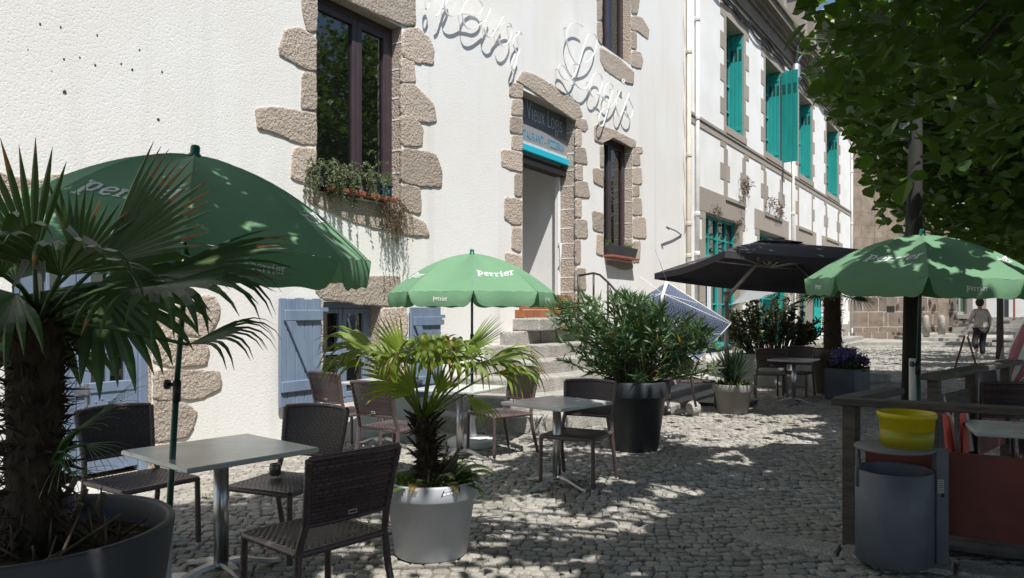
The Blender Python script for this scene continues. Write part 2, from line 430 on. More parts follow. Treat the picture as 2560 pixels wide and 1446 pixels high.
def holed_wall(mb, x0, x1, z0, z1, holes, P, depth, mi=0, mr=0):
    """holes (xa,xb,za,zb[,depth]); P(x,y,z) maps wall coords to the place; y>0 goes into the wall"""
    xs = sorted({x0, x1, *[h[0] for h in holes], *[h[1] for h in holes]})
    zs = sorted({z0, z1, *[h[2] for h in holes], *[h[3] for h in holes]})
    for i in range(len(xs) - 1):
        for j in range(len(zs) - 1):
            cx, cz = (xs[i] + xs[i + 1]) / 2, (zs[j] + zs[j + 1]) / 2
            if any(h[0] < cx < h[1] and h[2] < cz < h[3] for h in holes): continue
            mb.quad(P(xs[i], 0, zs[j]), P(xs[i + 1], 0, zs[j]), P(xs[i + 1], 0, zs[j + 1]), P(xs[i], 0, zs[j + 1]), mi)
    for h in holes:
        a, b, c, d = h[:4]; D = h[4] if len(h) > 4 else depth
        mb.quad(P(a, 0, c), P(a, D, c), P(a, D, d), P(a, 0, d), mr)
        mb.quad(P(b, D, c), P(b, 0, c), P(b, 0, d), P(b, D, d), mr)
        mb.quad(P(a, 0, d), P(a, D, d), P(b, D, d), P(b, 0, d), mr)
        mb.quad(P(a, D, c), P(a, 0, c), P(b, 0, c), P(b, D, c), mr)

# ================================================================== house with the lettering
house = thing("stone_house", "rough white rendered stone house with blunt granite quoins and a stone stair", "house", (9, 0, 0))
X = lambda u, v=500: atY(u, v).x
Z = lambda u, v: atY(u, v).z
W1 = (X(790), X(1004), Z(800, 478), Z(1003, 68))
DO = (X(1306), X(1441), 1.40, Z(1441, 290))
WS = (X(1509), X(1581), Z(1530, 647), Z(1581, 362))
WU = (X(1503), X(1577), Z(1560, 152), 8.6)
WB = (X(806), X(952), .42, Z(880, 756))
DB = (X(30), X(379), .10, 2.02)
id3 = lambda x, y, z: Vector((x, y, z))
XL, XR, ZT = -3.0, atY(1718, 500).x, 9.6
w = MB()
holed_wall(w, XL, XR, -.3, ZT, [(*W1, .34), (*DO, 1.5), (*WS, .34), (*WU, .34), (*WB, .3), (*DB, .32)], id3, .3, 0, 1)
w.quad((XL, 0, -.3), (XL, 0, ZT), (XL, 9, ZT), (XL, 9, -.3)); w.quad((XR, 0, -.3), (XR, 9, -.3), (XR, 9, ZT), (XR, 0, ZT))
w.quad((XL, 0, ZT), (XR, 0, ZT), (XR, 9, ZT), (XL, 9, ZT))
for (a_, b_, c_, d_), dep in ((W1, .15), (DO, .33), (WS, .17), (WU, .17)):     # mortar between the jamb stones
    z = c_ + .1
    while z < min(d_, 6.5):
        z += R.uniform(.26, .46); w.box((b_ - .001, dep / 2 + .003, z), (.006, dep, .02)); w.box((a_ + .001, dep / 2 + .003, z + .1), (.006, dep, .02))
obj("wall", w, [m_stucco, m_granite], house)
# porch walls behind the door opening, rendered white
p = MB(); a, b, c, d = DO
for q in ([(b - .004, .36, c), (b - .004, 1.5, c), (b - .004, 1.5, d), (b - .004, .36, d)], [(a + .004, 1.5, c), (a + .004, .3, c), (a + .004, .3, d), (a + .004, 1.5, d)],
          [(a, 1.497, c), (b, 1.497, c), (b, 1.497, d), (a, 1.497, d)]):
    p.quad(*q)
obj("porch", p, m_white_wall, house)
th = MB(); th.box(((a + b) / 2, .72, 1.385), (b - a - .01, 1.5, .06)); obj("threshold", th, m_step, house)
dfm = MB()
for xx in (b - .05,): dfm.box((xx, .36, (c + Z(1420, 415)) / 2), (.07, .09, Z(1420, 415) - c), bev=.008)
dfm.box(((a + b) / 2, .36, Z(1420, 400) - .05), (b - a - .02, .09, .10), bev=.008)
obj("door_frame", dfm, m_white_metal, house)
hb = MB(); hb.tube([(b - .1, .31, 2.35), (b - .1, .27, 2.35), (b - .1, .27, 2.75), (b - .1, .31, 2.75)], .014, 8)
obj("door_handle", hb, m_white_metal, house)

NRM = (0, -1, 0)
def surround(name, stones, **k):
    mb = MB()
    for s in stones: stone(mb, wall_px(s), NRM, **k)
    return obj(name, mb, m_granite, house, fix=False)
surround("stone_surround", [
    [(754, -40), (790, -40), (790, 78), (766, 78), (756, 30)],
    [(713, 78), (745, 70), (789, 96), (788, 178), (768, 172), (700, 138), (698, 118)],
    [(756, 182), (788, 186), (788, 277), (752, 270)],
    [(640, 275), (682, 267), (740, 279), (788, 283), (788, 364), (738, 355), (690, 333), (646, 322)],
    [(736, 370), (788, 373), (787, 466), (727, 446), (731, 400)],
    [(764, 474), (828, 490), (992, 524), (1060, 556), (1072, 592), (1020, 590), (880, 556), (770, 506)],
    [(1008, 76), (1040, 70), (1074, 98), (1084, 128), (1081, 160), (1040, 156), (1006, 142)],
    [(1004, 148), (1032, 155), (1036, 203), (1004, 206)],
    [(1004, 211), (1036, 214), (1082, 262), (1090, 304), (1060, 306), (1004, 287)],
    [(1004, 292), (1032, 290), (1056, 324), (1053, 366), (1004, 364)],
    [(1004, 370), (1088, 386), (1104, 430), (1102, 468), (1040, 464), (1004, 455)],
    [(1004, 460), (1050, 472), (1050, 536), (1004, 522)],
    [(815, -90), (1034, -40), (1036, 66), (1012, 66), (880, 6), (800, -30)]])
# the inner jambs of the tall window are dressed granite, proud of the render
surround("stone_surround", [
    [(1306, 178), (1340, 188), (1444, 256), (1456, 290), (1436, 302), (1380, 262), (1306, 212), (1290, 204)],
    [(1274, 208), (1305, 214), (1305, 245), (1273, 240)], [(1280, 250), (1305, 252), (1305, 290), (1278, 286)],
    [(1276, 293), (1305, 296), (1305, 336), (1275, 330)], [(1280, 340), (1304, 342), (1304, 376), (1278, 373)],
    [(1253, 374), (1304, 382), (1304, 430), (1285, 425), (1254, 416)], [(1286, 436), (1304, 438), (1304, 490), (1286, 488)],
    [(1262, 494), (1303, 500), (1303, 562), (1280, 560), (1260, 545)], [(1280, 568), (1302, 572), (1302, 630), (1279, 622)],
    [(1262, 632), (1302, 640), (1302, 690), (1270, 688)], [(1280, 696), (1301, 700), (1301, 760), (1278, 756)],
    [(1441, 298), (1464, 300), (1470, 320), (1460, 328), (1441, 318)], [(1441, 324), (1452, 328), (1452, 366), (1440, 364)],
    [(1440, 369), (1462, 372), (1468, 410), (1440, 408)], [(1440, 414), (1455, 414), (1455, 450), (1440, 450)],
    [(1440, 455), (1468, 456), (1474, 494), (1440, 492)], [(1440, 498), (1452, 499), (1452, 543), (1440, 543)],
    [(1440, 549), (1466, 551), (1468, 594), (1440, 596)], [(1440, 601), (1450, 602), (1450, 658), (1440, 660)],
    [(1440, 672), (1462, 672), (1464, 724), (1440, 726)], [(1440, 732), (1454, 732), (1454, 775), (1440, 778)]], jit=.008)
surround("stone_surround", [
    [(1485, 312), (1512, 316), (1590, 352), (1588, 368), (1578, 370), (1510, 330), (1505, 360), (1486, 352)],
    [(1499, 366), (1508, 368), (1508, 418), (1500, 416)], [(1482, 420), (1508, 426), (1507, 468), (1484, 456)],
    [(1480, 528), (1507, 534), (1507, 582), (1482, 574)], [(1491, 586), (1507, 590), (1507, 640), (1490, 634)],
    [(1582, 368), (1604, 368), (1606, 382), (1582, 386)], [(1582, 388), (1598, 386), (1600, 412), (1582, 414)],
    [(1582, 420), (1602, 420), (1604, 460), (1582, 460)], [(1582, 466), (1597, 466), (1597, 490), (1582, 492)],
    [(1582, 496), (1602, 496), (1604, 538), (1582, 538)], [(1582, 544), (1612, 544), (1615, 596), (1582, 594)],
    [(1582, 604), (1600, 604), (1598, 654), (1582, 656)], [(1515, 652), (1580, 660), (1580, 672), (1560, 676), (1516, 662)]], jit=.008)
surround("stone_surround", [
    [(1492, -40), (1504, -40), (1504, 48), (1492, 52)], [(1492, 56), (1504, 58), (1504, 112), (1493, 98)],
    [(1500, 118), (1548, 148), (1574, 172), (1584, 180), (1582, 212), (1560, 206), (1512, 176), (1500, 150)],
    [(1578, -40), (1602, -30), (1592, 36), (1578, 34)], [(1578, 40), (1604, 44), (1622, 74), (1620, 100), (1594, 78), (1578, 76)],
    [(1578, 80), (1590, 82), (1590, 122), (1578, 122)], [(1578, 128), (1600, 130), (1606, 152), (1602, 172), (1578, 166)]], jit=.008)
surround("stone_surround", [   # heavy lintel and ragged jambs of the low window
    [(790, 690), (900, 692), (996, 690), (1000, 718), (982, 768), (940, 764), (806, 750), (790, 728)],
    [(955, 770), (984, 772), (1014, 768), (1018, 822), (1006, 862), (970, 868), (952, 850)],
    [(797, 752), (806, 756), (806, 800), (797, 796)], [(797, 806), (806, 806), (804, 866), (796, 862)], [(797, 872), (804, 872), (803, 930), (796, 926)],
    [(952, 872), (1000, 870), (1004, 930), (952, 935)]], jit=.012)
surround("stone_lintel", [[(88, 452), (140, 442), (238, 444), (236, 500), (190, 524), (96, 520)], [(-40, 440), (80, 450), (90, 520), (-40, 520)]], jit=.016)
surround("stone_surround", [   # boulders beside the blue door
    [(488, 745), (535, 742), (546, 770), (540, 812), (512, 840), (470, 836), (440, 800), (448, 750)],
    [(455, 848), (510, 850), (520, 880), (514, 912), (430, 916), (384, 900), (384, 852)],
    [(386, 924), (470, 930), (548, 928), (550, 972), (500, 994), (384, 1000)],
    [(381, 1004), (456, 1006), (486, 1030), (484, 1066), (470, 1092), (384, 1106)], [(381, 1112), (470, 1108), (474, 1150), (440, 1172), (381, 1178)],
    [(384, 780), (440, 780), (442, 840), (384, 845)]], jit=.016)
# pock marks in the render
pk = MB()
for u, v, r in ((100, 60, 5), (152, 68, 5), (243, 88, 5), (349, 125, 5), (160, 148, 5), (200, 144, 4), (238, 163, 6), (303, 160, 5), (331, 174, 6), (405, 180, 6), (162, 231, 9), (396, 299, 8), (130, 178, 3), (70, 124, 3)):
    c = atY(u, v, -.003); r = r * 3.4 / F
    pk.add([c + Vector((math.cos(t) * r * R.uniform(.7, 1.2), 0, math.sin(t) * r * R.uniform(.7, 1.2))) for t in [k * .785 for k in range(8)]], [tuple(range(8))])
obj("pock_marks", pk, m_bark, house)

def casement(parent, box, y, lay, m_fr, fw=.075, sash=.065, mull=None, name="window", bars=(), depth=.07, panes=m_pane):
    """window frame with two sashes; box xa,xb,za,zb"""
    a, b, c, d = box; mb = MB()
    mb.box((a + fw / 2, y, (c + d) / 2), (fw, depth, d - c), bev=.008); mb.box((b - fw / 2, y, (c + d) / 2), (fw, depth, d - c), bev=.008)
    mb.box(((a + b) / 2, y + .002, d - fw / 2), (b - a - 2 * fw, depth, fw), bev=.008); mb.box(((a + b) / 2, y + .002, c + fw / 2), (b - a - 2 * fw, depth, fw), bev=.008)
    e = []; m = (a + b) / 2 if mull is None else mull
    e = [(a + fw, m - .004), (m + .004, b - fw)] if mull != 0 else [(a + fw, b - fw)]
    gl = []
    for s0, s1 in e:
        yy = y - .012
        mb.box((s0 + sash / 2, yy, (c + d) / 2), (sash, depth * .8, d - c - 2 * fw), bev=.006); mb.box((s1 - sash / 2, yy, (c + d) / 2), (sash, depth * .8, d - c - 2 * fw), bev=.006)
        mb.box(((s0 + s1) / 2, yy + .003, d - fw - sash / 2), (s1 - s0 - 2 * sash, depth * .78, sash), bev=.006)
        mb.box(((s0 + s1) / 2, yy + .003, c + fw + sash / 2), (s1 - s0 - 2 * sash, depth * .78, sash), bev=.006)
        for t in bars:
            mb.box(((s0 + s1) / 2, yy + .004, c + (d - c) * t), (s1 - s0 - 2 * sash, depth * .6, .035), bev=.005)
        gl.append((s0 + sash, s1 - sash))
    wn = obj(name, mb, m_fr, parent)
    for s0, s1 in gl:
        g_ = MB(); z0, z1 = c + fw + sash, d - fw - sash
        g_.quad((s0, y, z0), (s1, y, z0), (s1, y + .002, z1), (s0, y + .002, z1)); obj("pane", g_, panes, wn)
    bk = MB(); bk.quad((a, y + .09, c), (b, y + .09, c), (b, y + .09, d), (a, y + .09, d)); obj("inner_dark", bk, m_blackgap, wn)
    return wn
casement(house, W1, .19, 2, m_darkwood, .09, .075, mull=W1[0] + .56 * (W1[1] - W1[0]))
casement(house, WS, .21, 1, m_darkwood, .085, .075, mull=WS[0] + .46 * (WS[1] - WS[0]))
casement(house, WU, .21, 1, m_darkwood, .085, .075, mull=WU[0] + .46 * (WU[1] - WU[0]))
casement(house, WB, .2, 2, m_blue, .07, .06, bars=(.5,))

# double blue door ---------------------------------------------------
a, b, c, d = DB; mid = X(205)
fr = MB()
for x in (a + .04, b - .04): fr.box((x, .10, (c + d) / 2), (.08, .10, d - c), bev=.008)
fr.box(((a + b) / 2, .10, d - .04), (b - a - .16, .10, .08), bev=.008)
door = obj("double_door", fr, m_blue, house)
for s0, s1, sgn in ((a + .08, mid - .004, 0), (mid + .004, b - .08, 1)):
    lf = MB(); st = .115; y = .10
    gz = Z(280, 960)                     # foot of the glazing
    lf.box((s0 + st / 2, y, (c + d) / 2), (st, .05, d - c - .1), bev=.006); lf.box((s1 - st / 2, y, (c + d) / 2), (st, .05, d - c - .1), bev=.006)
    lf.box(((s0 + s1) / 2, y, d - .13), (s1 - s0 - 2 * st, .046, .14), bev=.006)
    lf.box(((s0 + s1) / 2, y, (c + gz) / 2 + .02), (s1 - s0 - 2 * st, .04, gz - c - .05), bev=.004)
    lf.box(((s0 + s1) / 2, y - .016, gz - .03), (s1 - s0 - .02, .03, .09), bev=.008); lf.box(((s0 + s1) / 2, y - .016, c + .3), (s1 - s0 - .02, .03, .05), bev=.008)
    rows = [gz, Z(280, 882), Z(280, 797), d - .2]
    for zz in rows[1:3]: lf.box(((s0 + s1) / 2, y - .004, zz), (s1 - s0 - 2 * st, .044, .032), bev=.006)
    lf.box(((s0 + s1) / 2, y - .002, (gz + d - .2) / 2), (.03, .044, d - .2 - gz), bev=.006)
    for k in range(7): lf.lathe([(.009, 0), (.008, .004), (0, .006)], (0, 0, 0), 8); 
    n = 7 * 24
    # studs: move the little domes on to the boards
    vs = lf.v[-n:]; lf.v = lf.v[:-n]
    for k in range(7):
        sx = s0 + .1 + (s1 - s0 - .2) * k / 6; sz = gz - .13 - .02 * (k % 2)
        for q in vs[k * 24:(k + 1) * 24]: lf.v.append((sx + q[0], y - .021 - q[2], sz + q[1]))
    L = obj("door_leaf", lf, m_blue, house); L.parent = door
    gl = MB(); xm = (s0 + s1) / 2
    gl.quad((s0 + st, y + .01, gz), (s1 - st, y + .01, gz), (s1 - st, y + .012, d - .2), (s0 + st, y + .012, d - .2)); gg = obj("pane", gl, m_pane, house); gg.parent = door
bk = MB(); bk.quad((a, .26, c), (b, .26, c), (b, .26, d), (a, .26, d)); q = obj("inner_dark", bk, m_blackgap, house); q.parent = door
lk = MB(); cx = X(215); lk.box((cx, .066, Z(215, 978)), (.085, .02, .085), bev=.004); lk.box((cx + .03, .05, Z(215, 975)), (.03, .03, .10), bev=.004); lk.box((cx + .03, .055, Z(215, 1005)), (.02, .012, .1), bev=.003)
q = obj("lock", lk, m_zinc, house); q.parent = door
kb = MB(); kb.lathe([(.045, 0), (.045, .012), (.018, .018), (.018, .045), (.034, .055), (.034, .075), (0, .085)], (0, 0, 0), 16)
kb.v = [(X(223) + x, .072 - z, Z(223, 853) + y) for x, y, z in kb.v]; q = obj("knob", kb, m_chrome, house); q.parent = door
# board shutters of the low window -----------------------------------
def board_shutter(px, boards, braces, lab):
    (u0, v0), (u1, v1) = px[0], px[1]
    x0, x1 = X(u0), X(u1); zt, zb = Z((u0 + u1) / 2, v0), Z((u0 + u1) / 2, v1)
    mb = MB(); W = x1 - x0; n = 5; y = -.045; xx = x0
    ws = boards
    for k, f in enumerate(ws):
        wd = W * f; top = zt + (R.uniform(-.03, .0) if k else -.02); bot = zb + R.uniform(-.012, .012)
        mb.box((xx + wd / 2, y, (top + bot) / 2), (wd - .005, .028, top - bot), bev=.006); xx += wd
    s = obj("shutter", mb, m_blue, house)
    br = MB(); zu, zl = zt - .2, zb + .21
    br.box(((x0 + x1) / 2 + .02, y - .028, zu), (W - .05, .028, .115), bev=.006); br.box(((x0 + x1) / 2 - .01, y - .028, zl), (W - .04, .028, .115), bev=.006)
    if braces: br.bar((x0 + .13, y - .0285, zu - .06), (x1 - .12, y - .0285, zl + .06), .028, .11, up=(0, 1, 0), bev=0) if False else br.prism([(x0 + .06, y - .014, zu - .058), (x0 + .19, y - .014, zu - .058), (x1 - .06, y - .014, zl + .058), (x1 - .19, y - .014, zl + .058)], (0, 0, 0), (0, -.027, 0))
    q = obj("brace", br, m_blue, house); q.parent = s
    hg = MB()
    for z in (zu + .06, zl - .02): hg.box(((x1 + .05) if braces else (x0 - .05), y + .01, z), (.14, .012, .045), bev=.003)
    q = obj("hinge", hg, m_blue, house); q.parent = s
board_shutter(((690, 742), (795, 1012)), (.17, .2, .21, .2, .22), True, "")
board_shutter(((1018, 765), (1094, 990)), (.3, .35, .35), True, "")
# sills, trays, window boxes are things that stand on the sills
def planter_box(name, label, u0, v0, u1, v1, h, w, m, group=None):
    A, B = atY(u0, v0, -.05), atY(u1, v1, -.05)
    A.z = B.z = (A.z + B.z) / 2
    t = thing(name, label, "window box", ((A + B) / 2))
    return t, A, B
zs = W1[2]
tr = MB(); A = atY(826, 484, -.1); Bx = atY(992, 520, -.1)
tr.box(((A.x + Bx.x) / 2, .02, zs + .03), (Bx.x - A.x, .26, .035), bev=.008); tr.box(((A.x + Bx.x) / 2, -.1, zs + .05), (Bx.x - A.x, .02, .03), bev=.006)
tag(obj("plant_tray", tr, m_terracotta), "long terracotta red tray on the sill of the tall window", "tray")
bx = thing("window_box", "grey window box with trailing plants in the tall window", "window box", ((A.x + Bx.x) / 2 - .15, -.04, zs + .05))
q = MB(); x0, x1 = A.x - .2, Bx.x - .26; z0, z1 = zs + .05, zs + .24
q.add([(x0 + .02, -.06, z0), (x1 - .02, -.06, z0), (x1 - .02, .10, z0), (x0 + .02, .10, z0), (x0, -.08, z1), (x1, -.08, z1), (x1, .12, z1), (x0, .12, z1)],
      [(3, 2, 1, 0), (0, 1, 5, 4), (1, 2, 6, 5), (2, 3, 7, 6), (3, 0, 4, 7)])
q.add([(x0, -.08, z1 - .02), (x1, -.08, z1 - .02), (x1, .12, z1 - .02), (x0, .12, z1 - .02)], [(0, 1, 2, 3)], 1)
q.box(((x0 + x1) / 2, -.087, z1 - .02), (x1 - x0 + .02, .02, .04), bev=.006)
mwb = mat("grey_trough", (.085, .085, .095), .6); obj("box", q, [mwb, m_soil], bx)
def strand(mb, p, dirn, L, nl, ll, droop, lw=.4, seed=None, stem=True, mi=0):
    """a limp stalk with little leaves"""
    p = Vector(p); d = Vector(dirn).normalized(); st = L / 10; pts = [p.copy()]
    for k in range(10):
        d = (d + Vector((R.gauss(0, .12), R.gauss(0, .08), -droop / 10 * (1 + k * .25)))).normalized(); p = p + d * st; pts.append(p.copy())
    if stem: mb.tube(pts, .0025, 3, mi, False)
    for k in range(nl):
        i = R.uniform(.3, 9.99); q = pts[int(i)].lerp(pts[int(i) + 1], i % 1); leaf(mb, q, Vector((R.gauss(0, 1), R.gauss(0, 1), R.gauss(-.1, .8))), ll * R.uniform(.6, 1.2), lw, mi)
    return pts
def leaf(mb, p, d, L, wr=.4, mi=0, up=None, fold=.18, curl=.0):
    d = d.normalized(); s = d.cross(up if up else Vector((R.gauss(0, 1), R.gauss(0, 1), R.gauss(0, 1))))
    if s.length < 1e-4: s = d.orthogonal()
    s.normalize(); n = s.cross(d); w = L * wr / 2
    mb.add([p, p + d * L * .38 + s * w + n * w * fold, p + d * L - n * L * curl, p + d * L * .38 - s * w + n * w * fold, p + d * L * .4], [(0, 4, 1), (1, 4, 2), (2, 4, 3), (3, 4, 0)], mi)
tp = MB()
for k in range(110):
    x = R.uniform(x0 + .02, x1 - .1) if k % 4 else R.uniform(x0, x0 + .35)
    strand(tp, (x, R.uniform(-.08, .08), z1), (R.gauss(0, .5), R.gauss(-.4, .3), R.uniform(.5, 1.4)), R.uniform(.26, .52), 64, .033, 2.8 + R.random() * 2, .5)
for k in range(4): strand(tp, (x0 + .75 + .08 * k, -.05, z1), (.25, 0, 1.6), .58, 50, .03, 1.6, .5)
obj("trailing_plant", tp, m_sage, bx)
dp = MB()
for k in range(60): strand(dp, (R.uniform(x1 + .0, x1 + .36), -.10, zs + R.uniform(-.05, .08)), (R.gauss(.05, .2), -.3, R.uniform(-.8, .0)), R.uniform(.2, .62), 34, .026, 3, .5)
obj("dry_trailing_plant", dp, m_dryplant, bx)
pt = thing("small_flower_pot", "small dark blue square pot with a green herb at the tray end", "flower pot", (Bx.x - .1, -.1, zs + .05))
q = MB(); q.box((Bx.x - .14, -.02, zs + .13), (.15, .13, .16), bev=.01); q.box((Bx.x - .14, -.02, zs + .20), (.17, .15, .02), bev=.004); obj("pot", q, mat("petrol_pot", (.012, .05, .075), .3), pt)
q = MB()
for k in range(90): strand(q, (Bx.x - .14 + R.gauss(0, .04), -.02 + R.gauss(0, .03), zs + .21), (R.gauss(0, .5), R.gauss(0, .5), 1), R.uniform(.1, .2), 12, .02, .4, .35, stem=False)
obj("herb", q, m_fern, pt)
zs2 = WS[2]; xa, xb = WS[0] + .02, WS[1] - .06
q = MB(); q.box(((xa + xb) / 2, -.02, zs2 + .03), (xb - xa, .34, .04), bev=.008); tag(obj("plant_tray", q, m_terracotta), "short terracotta red tray on the sill of the narrow window", "tray")
bx2 = thing("window_box", "black window box with small seedlings in the narrow window", "window box", ((xa + xb) / 2, -.02, zs2 + .05))
q = MB(); z0, z1 = zs2 + .052, zs2 + .25
q.add([(xa + .06, -.12, z0), (xb - .06, -.12, z0), (xb - .06, .1, z0), (xa + .06, .1, z0), (xa + .02, -.16, z1), (xb - .02, -.16, z1), (xb - .02, .12, z1), (xa + .02, .12, z1)],
      [(3, 2, 1, 0), (0, 1, 5, 4), (1, 2, 6, 5), (2, 3, 7, 6), (3, 0, 4, 7), (4, 5, 6, 7)]); obj("box", q, m_pot_dark, bx2)
for x in (xa + .15, xb - .25):
    q = MB()
    for k in range(15): strand(q, (x + R.gauss(0, .06), R.gauss(-.03, .04), z1), (R.gauss(0, .5), R.gauss(0, .3), 1), R.uniform(.06, .16), 9, .035, .6, .5)
    q.box((x, -.03, z1 - .005), (.2, .1, .02))
    obj("seedling", q, m_fern, bx2)

# shop board over the door ------------------------------------------
def text_mb(s, size, shear=0.0, bold=0.0, align='CENTER', space=1.0):
    cu = bpy.data.curves.new("t", 'FONT'); cu.body = s; cu.size = size; cu.shear = shear; cu.offset = bold; cu.align_x = align; cu.space_character = space; cu.resolution_u = 3; cu.extrude = .002
    o = bpy.data.objects.new("t", cu); COL.objects.link(o)
    dg = bpy.context.evaluated_depsgraph_get(); me = bpy.data.meshes.new_from_object(o.evaluated_get(dg))
    mb = MB(); mb.add([v.co for v in me.vertices], [tuple(p_.vertices) for p_ in me.polygons])
    bpy.data.objects.remove(o); bpy.data.curves.remove(cu); bpy.data.meshes.remove(me)
    return mb
ys = .20; a, b = DO[0], DO[1]
zt, zb_ = DO[3] - .01, Z(1400, 398) - .06
zc0 = zb_ + .17                          # above the cyan strip
sg = thing("shop_sign", "dark board with thin pale letters and a cyan strip over the doorway", "sign", ((a + b) / 2, ys, zb_))
q = MB(); q.box(((a + b) / 2, ys + .03, (zt + zc0) / 2), (b - a - .01, .05, zt - zc0)); obj("board", q, m_slate_sign, sg)
q = MB(); q.box(((a + b) / 2, ys + .002, zc0 + .17), (b - a - .012, .03, .33)); obj("lower_band", q, m_signgrey, sg)
q = MB(); q.box(((a + b) / 2, ys - .01, zb_ + .115), (b - a - .014, .09, .11), bev=.006); obj("cyan_strip", q, m_cyan, sg)
q = MB()
for k in range(46): q.box((a + .05 + (b - a - .1) * k / 45, ys - .015, zc0 + .035), (.014, .004, .045))
obj("dashed_line", q, m_white_metal, sg)
def put_text(mb, cx, y, cz, sx=1.0): mb.v = [(cx + v[0] * sx, y - v[2], cz + v[1]) for v in mb.v]; return mb
q = put_text(text_mb("Le Vieux Logis", .46, 0, -.007, space=1.05), (a + b) / 2 - .03, ys - .004, zc0 + .45, .56); obj("lettering", q, mat("pale_letters", (.55, .60, .62), .4), sg)
q = put_text(text_mb("RESTAURANT - PIZZERIA", .19, 0, .001, space=1.1), (a + b) / 2 - .02, ys - .018, zc0 + .12, .72); obj("lettering", q, m_ltcyan, sg)
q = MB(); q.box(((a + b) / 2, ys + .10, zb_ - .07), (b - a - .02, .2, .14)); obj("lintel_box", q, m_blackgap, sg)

# wire lettering on the wall -----------------------------------------
def cat_rom(P, n=7):
    out = []
    for i in range(len(P) - 1):
        p0, p1, p2, p3 = P[max(i - 1, 0)], P[i], P[i + 1], P[min(i + 2, len(P) - 1)]
        for k in range(n):
            t = k / n; out.append(.5 * ((2 * p1) + (p2 - p0) * t + (2 * p0 - 5 * p1 + 4 * p2 - p3) * t * t + (3 * p1 - p0 - 3 * p2 + p3) * t ** 3))
    return out + [P[-1]]
def wire(strokes, org, sc, name, label, pins):
    mb = MB(); pn = MB(); ox, oy = org
    for s in strokes:
        P = cat_rom([atY(ox + x / sc, oy + y / sc, -.115) for x, y in s])
        n = len(P)            # a bent flat strip standing off the wall
        vs = []; fs = []; D = Vector((0, .02, 0))
        for i, p_ in enumerate(P):
            t = (P[min(i + 1, n - 1)] - P[max(i - 1, 0)]).normalized(); nn = Vector((t.z, 0, -t.x)).normalized() * .007
            vs += [p_ + nn, p_ - nn, p_ - nn + D, p_ + nn + D]
        for i in range(n - 1):
            for k in range(4): fs.append((i * 4 + k, i * 4 + (k + 1) % 4, i * 4 + 4 + (k + 1) % 4, i * 4 + 4 + k))
        fs += [(3, 2, 1, 0), tuple((n - 1) * 4 + k for k in range(4))]
        mb.add(vs, fs)
    c = atY(ox + strokes[0][0][0] / sc, oy + strokes[0][0][1] / sc)
    t = thing(name, label, "lettering", (c.x, 0, c.z))
    obj("letters", mb, m_white_metal, t, fix=True)
    for x, y in pins:
        p_ = atY(ox + x / sc, oy + y / sc, -.09); q_ = p_.copy(); q_.y = .01; pn.tube([p_, q_], .006, 5)
    obj("standoff", pn, m_zinc, t)
wire([[(180, 100), (185, -40), (240, -80), (260, 60), (215, 170), (180, 130)],
      [(380, 300), (440, 240), (500, 60), (560, -120), (640, -160), (560, 60), (525, 110)],
      [(525, -20), (530, 130), (570, 240), (650, 290), (740, 280), (830, 240)],
      [(830, 240), (950, 260), (1060, 290), (1150, 260), (1210, 180), (1215, 90), (1150, 0), (1050, -40), (950, 10), (880, 110), (850, 230), (870, 390), (920, 490), (1000, 525), (1100, 490), (1180, 430), (1255, 370)],
      [(1365, 160), (1330, 260), (1270, 390), (1240, 480), (1255, 580), (1300, 650), (1350, 675), (1410, 640), (1470, 540), (1530, 420), (1590, 310)],
      [(1410, 660), (1430, 580), (1500, 500), (1600, 430), (1690, 415), (1735, 460), (1745, 580), (1720, 690), (1660, 790), (1590, 830), (1530, 790), (1500, 700)],
      [(1920, 640), (1900, 570), (1840, 630), (1790, 710), (1770, 800), (1800, 890), (1830, 950)], [(1890, 900), (1840, 1040), (1820, 1140), (1760, 1250), (1740, 1160), (1800, 980)]],
     (1040, 0), 7.23, "wire_lettering", "white looping metal script hung high between window and doorway", ((540, 150), (850, 240), (1260, 370), (1480, 540), (1730, 470), (1900, 580)))
wire([[(480, 130), (430, 95), (370, 85), (315, 120), (285, 200), (280, 300), (310, 420), (350, 510), (400, 575), (470, 578), (550, 540), (610, 450), (640, 350), (645, 270), (610, 215), (560, 215), (525, 260), (480, 400), (430, 570), (380, 700), (330, 765), (270, 770), (220, 730), (185, 660), (190, 600), (220, 590), (265, 630), (320, 730), (380, 810), (440, 875), (500, 880), (545, 830), (590, 740), (640, 690), (690, 710), (710, 790), (690, 890), (640, 965), (590, 970), (560, 900), (565, 830), (600, 750)],
      [(640, 940), (700, 970), (720, 1010)],
      [(840, 900), (830, 830), (790, 810), (750, 850), (730, 930), (740, 1010), (780, 1040), (810, 980), (840, 890), (800, 1040), (760, 1180), (720, 1310), (690, 1335), (670, 1290), (675, 1200), (720, 1130), (800, 1100), (850, 1060), (900, 960), (925, 900)],
      [(925, 905), (885, 1010), (880, 1110), (900, 1190), (930, 1200), (970, 1110), (1000, 1020), (1035, 935)],
      [(1035, 935), (1040, 1020), (1075, 1100), (1070, 1190), (1040, 1230), (1000, 1210), (970, 1150)], [(960, 820), (980, 770), (960, 765), (950, 800), (985, 830)]],
     (1360, 40), 4.82, "wire_lettering", "white looping metal script hung to the right above the doorway", ((290, 140), (410, 580), (190, 640), (380, 830), (560, 800), (840, 880), (930, 900), (1035, 1000), (690, 1180)))

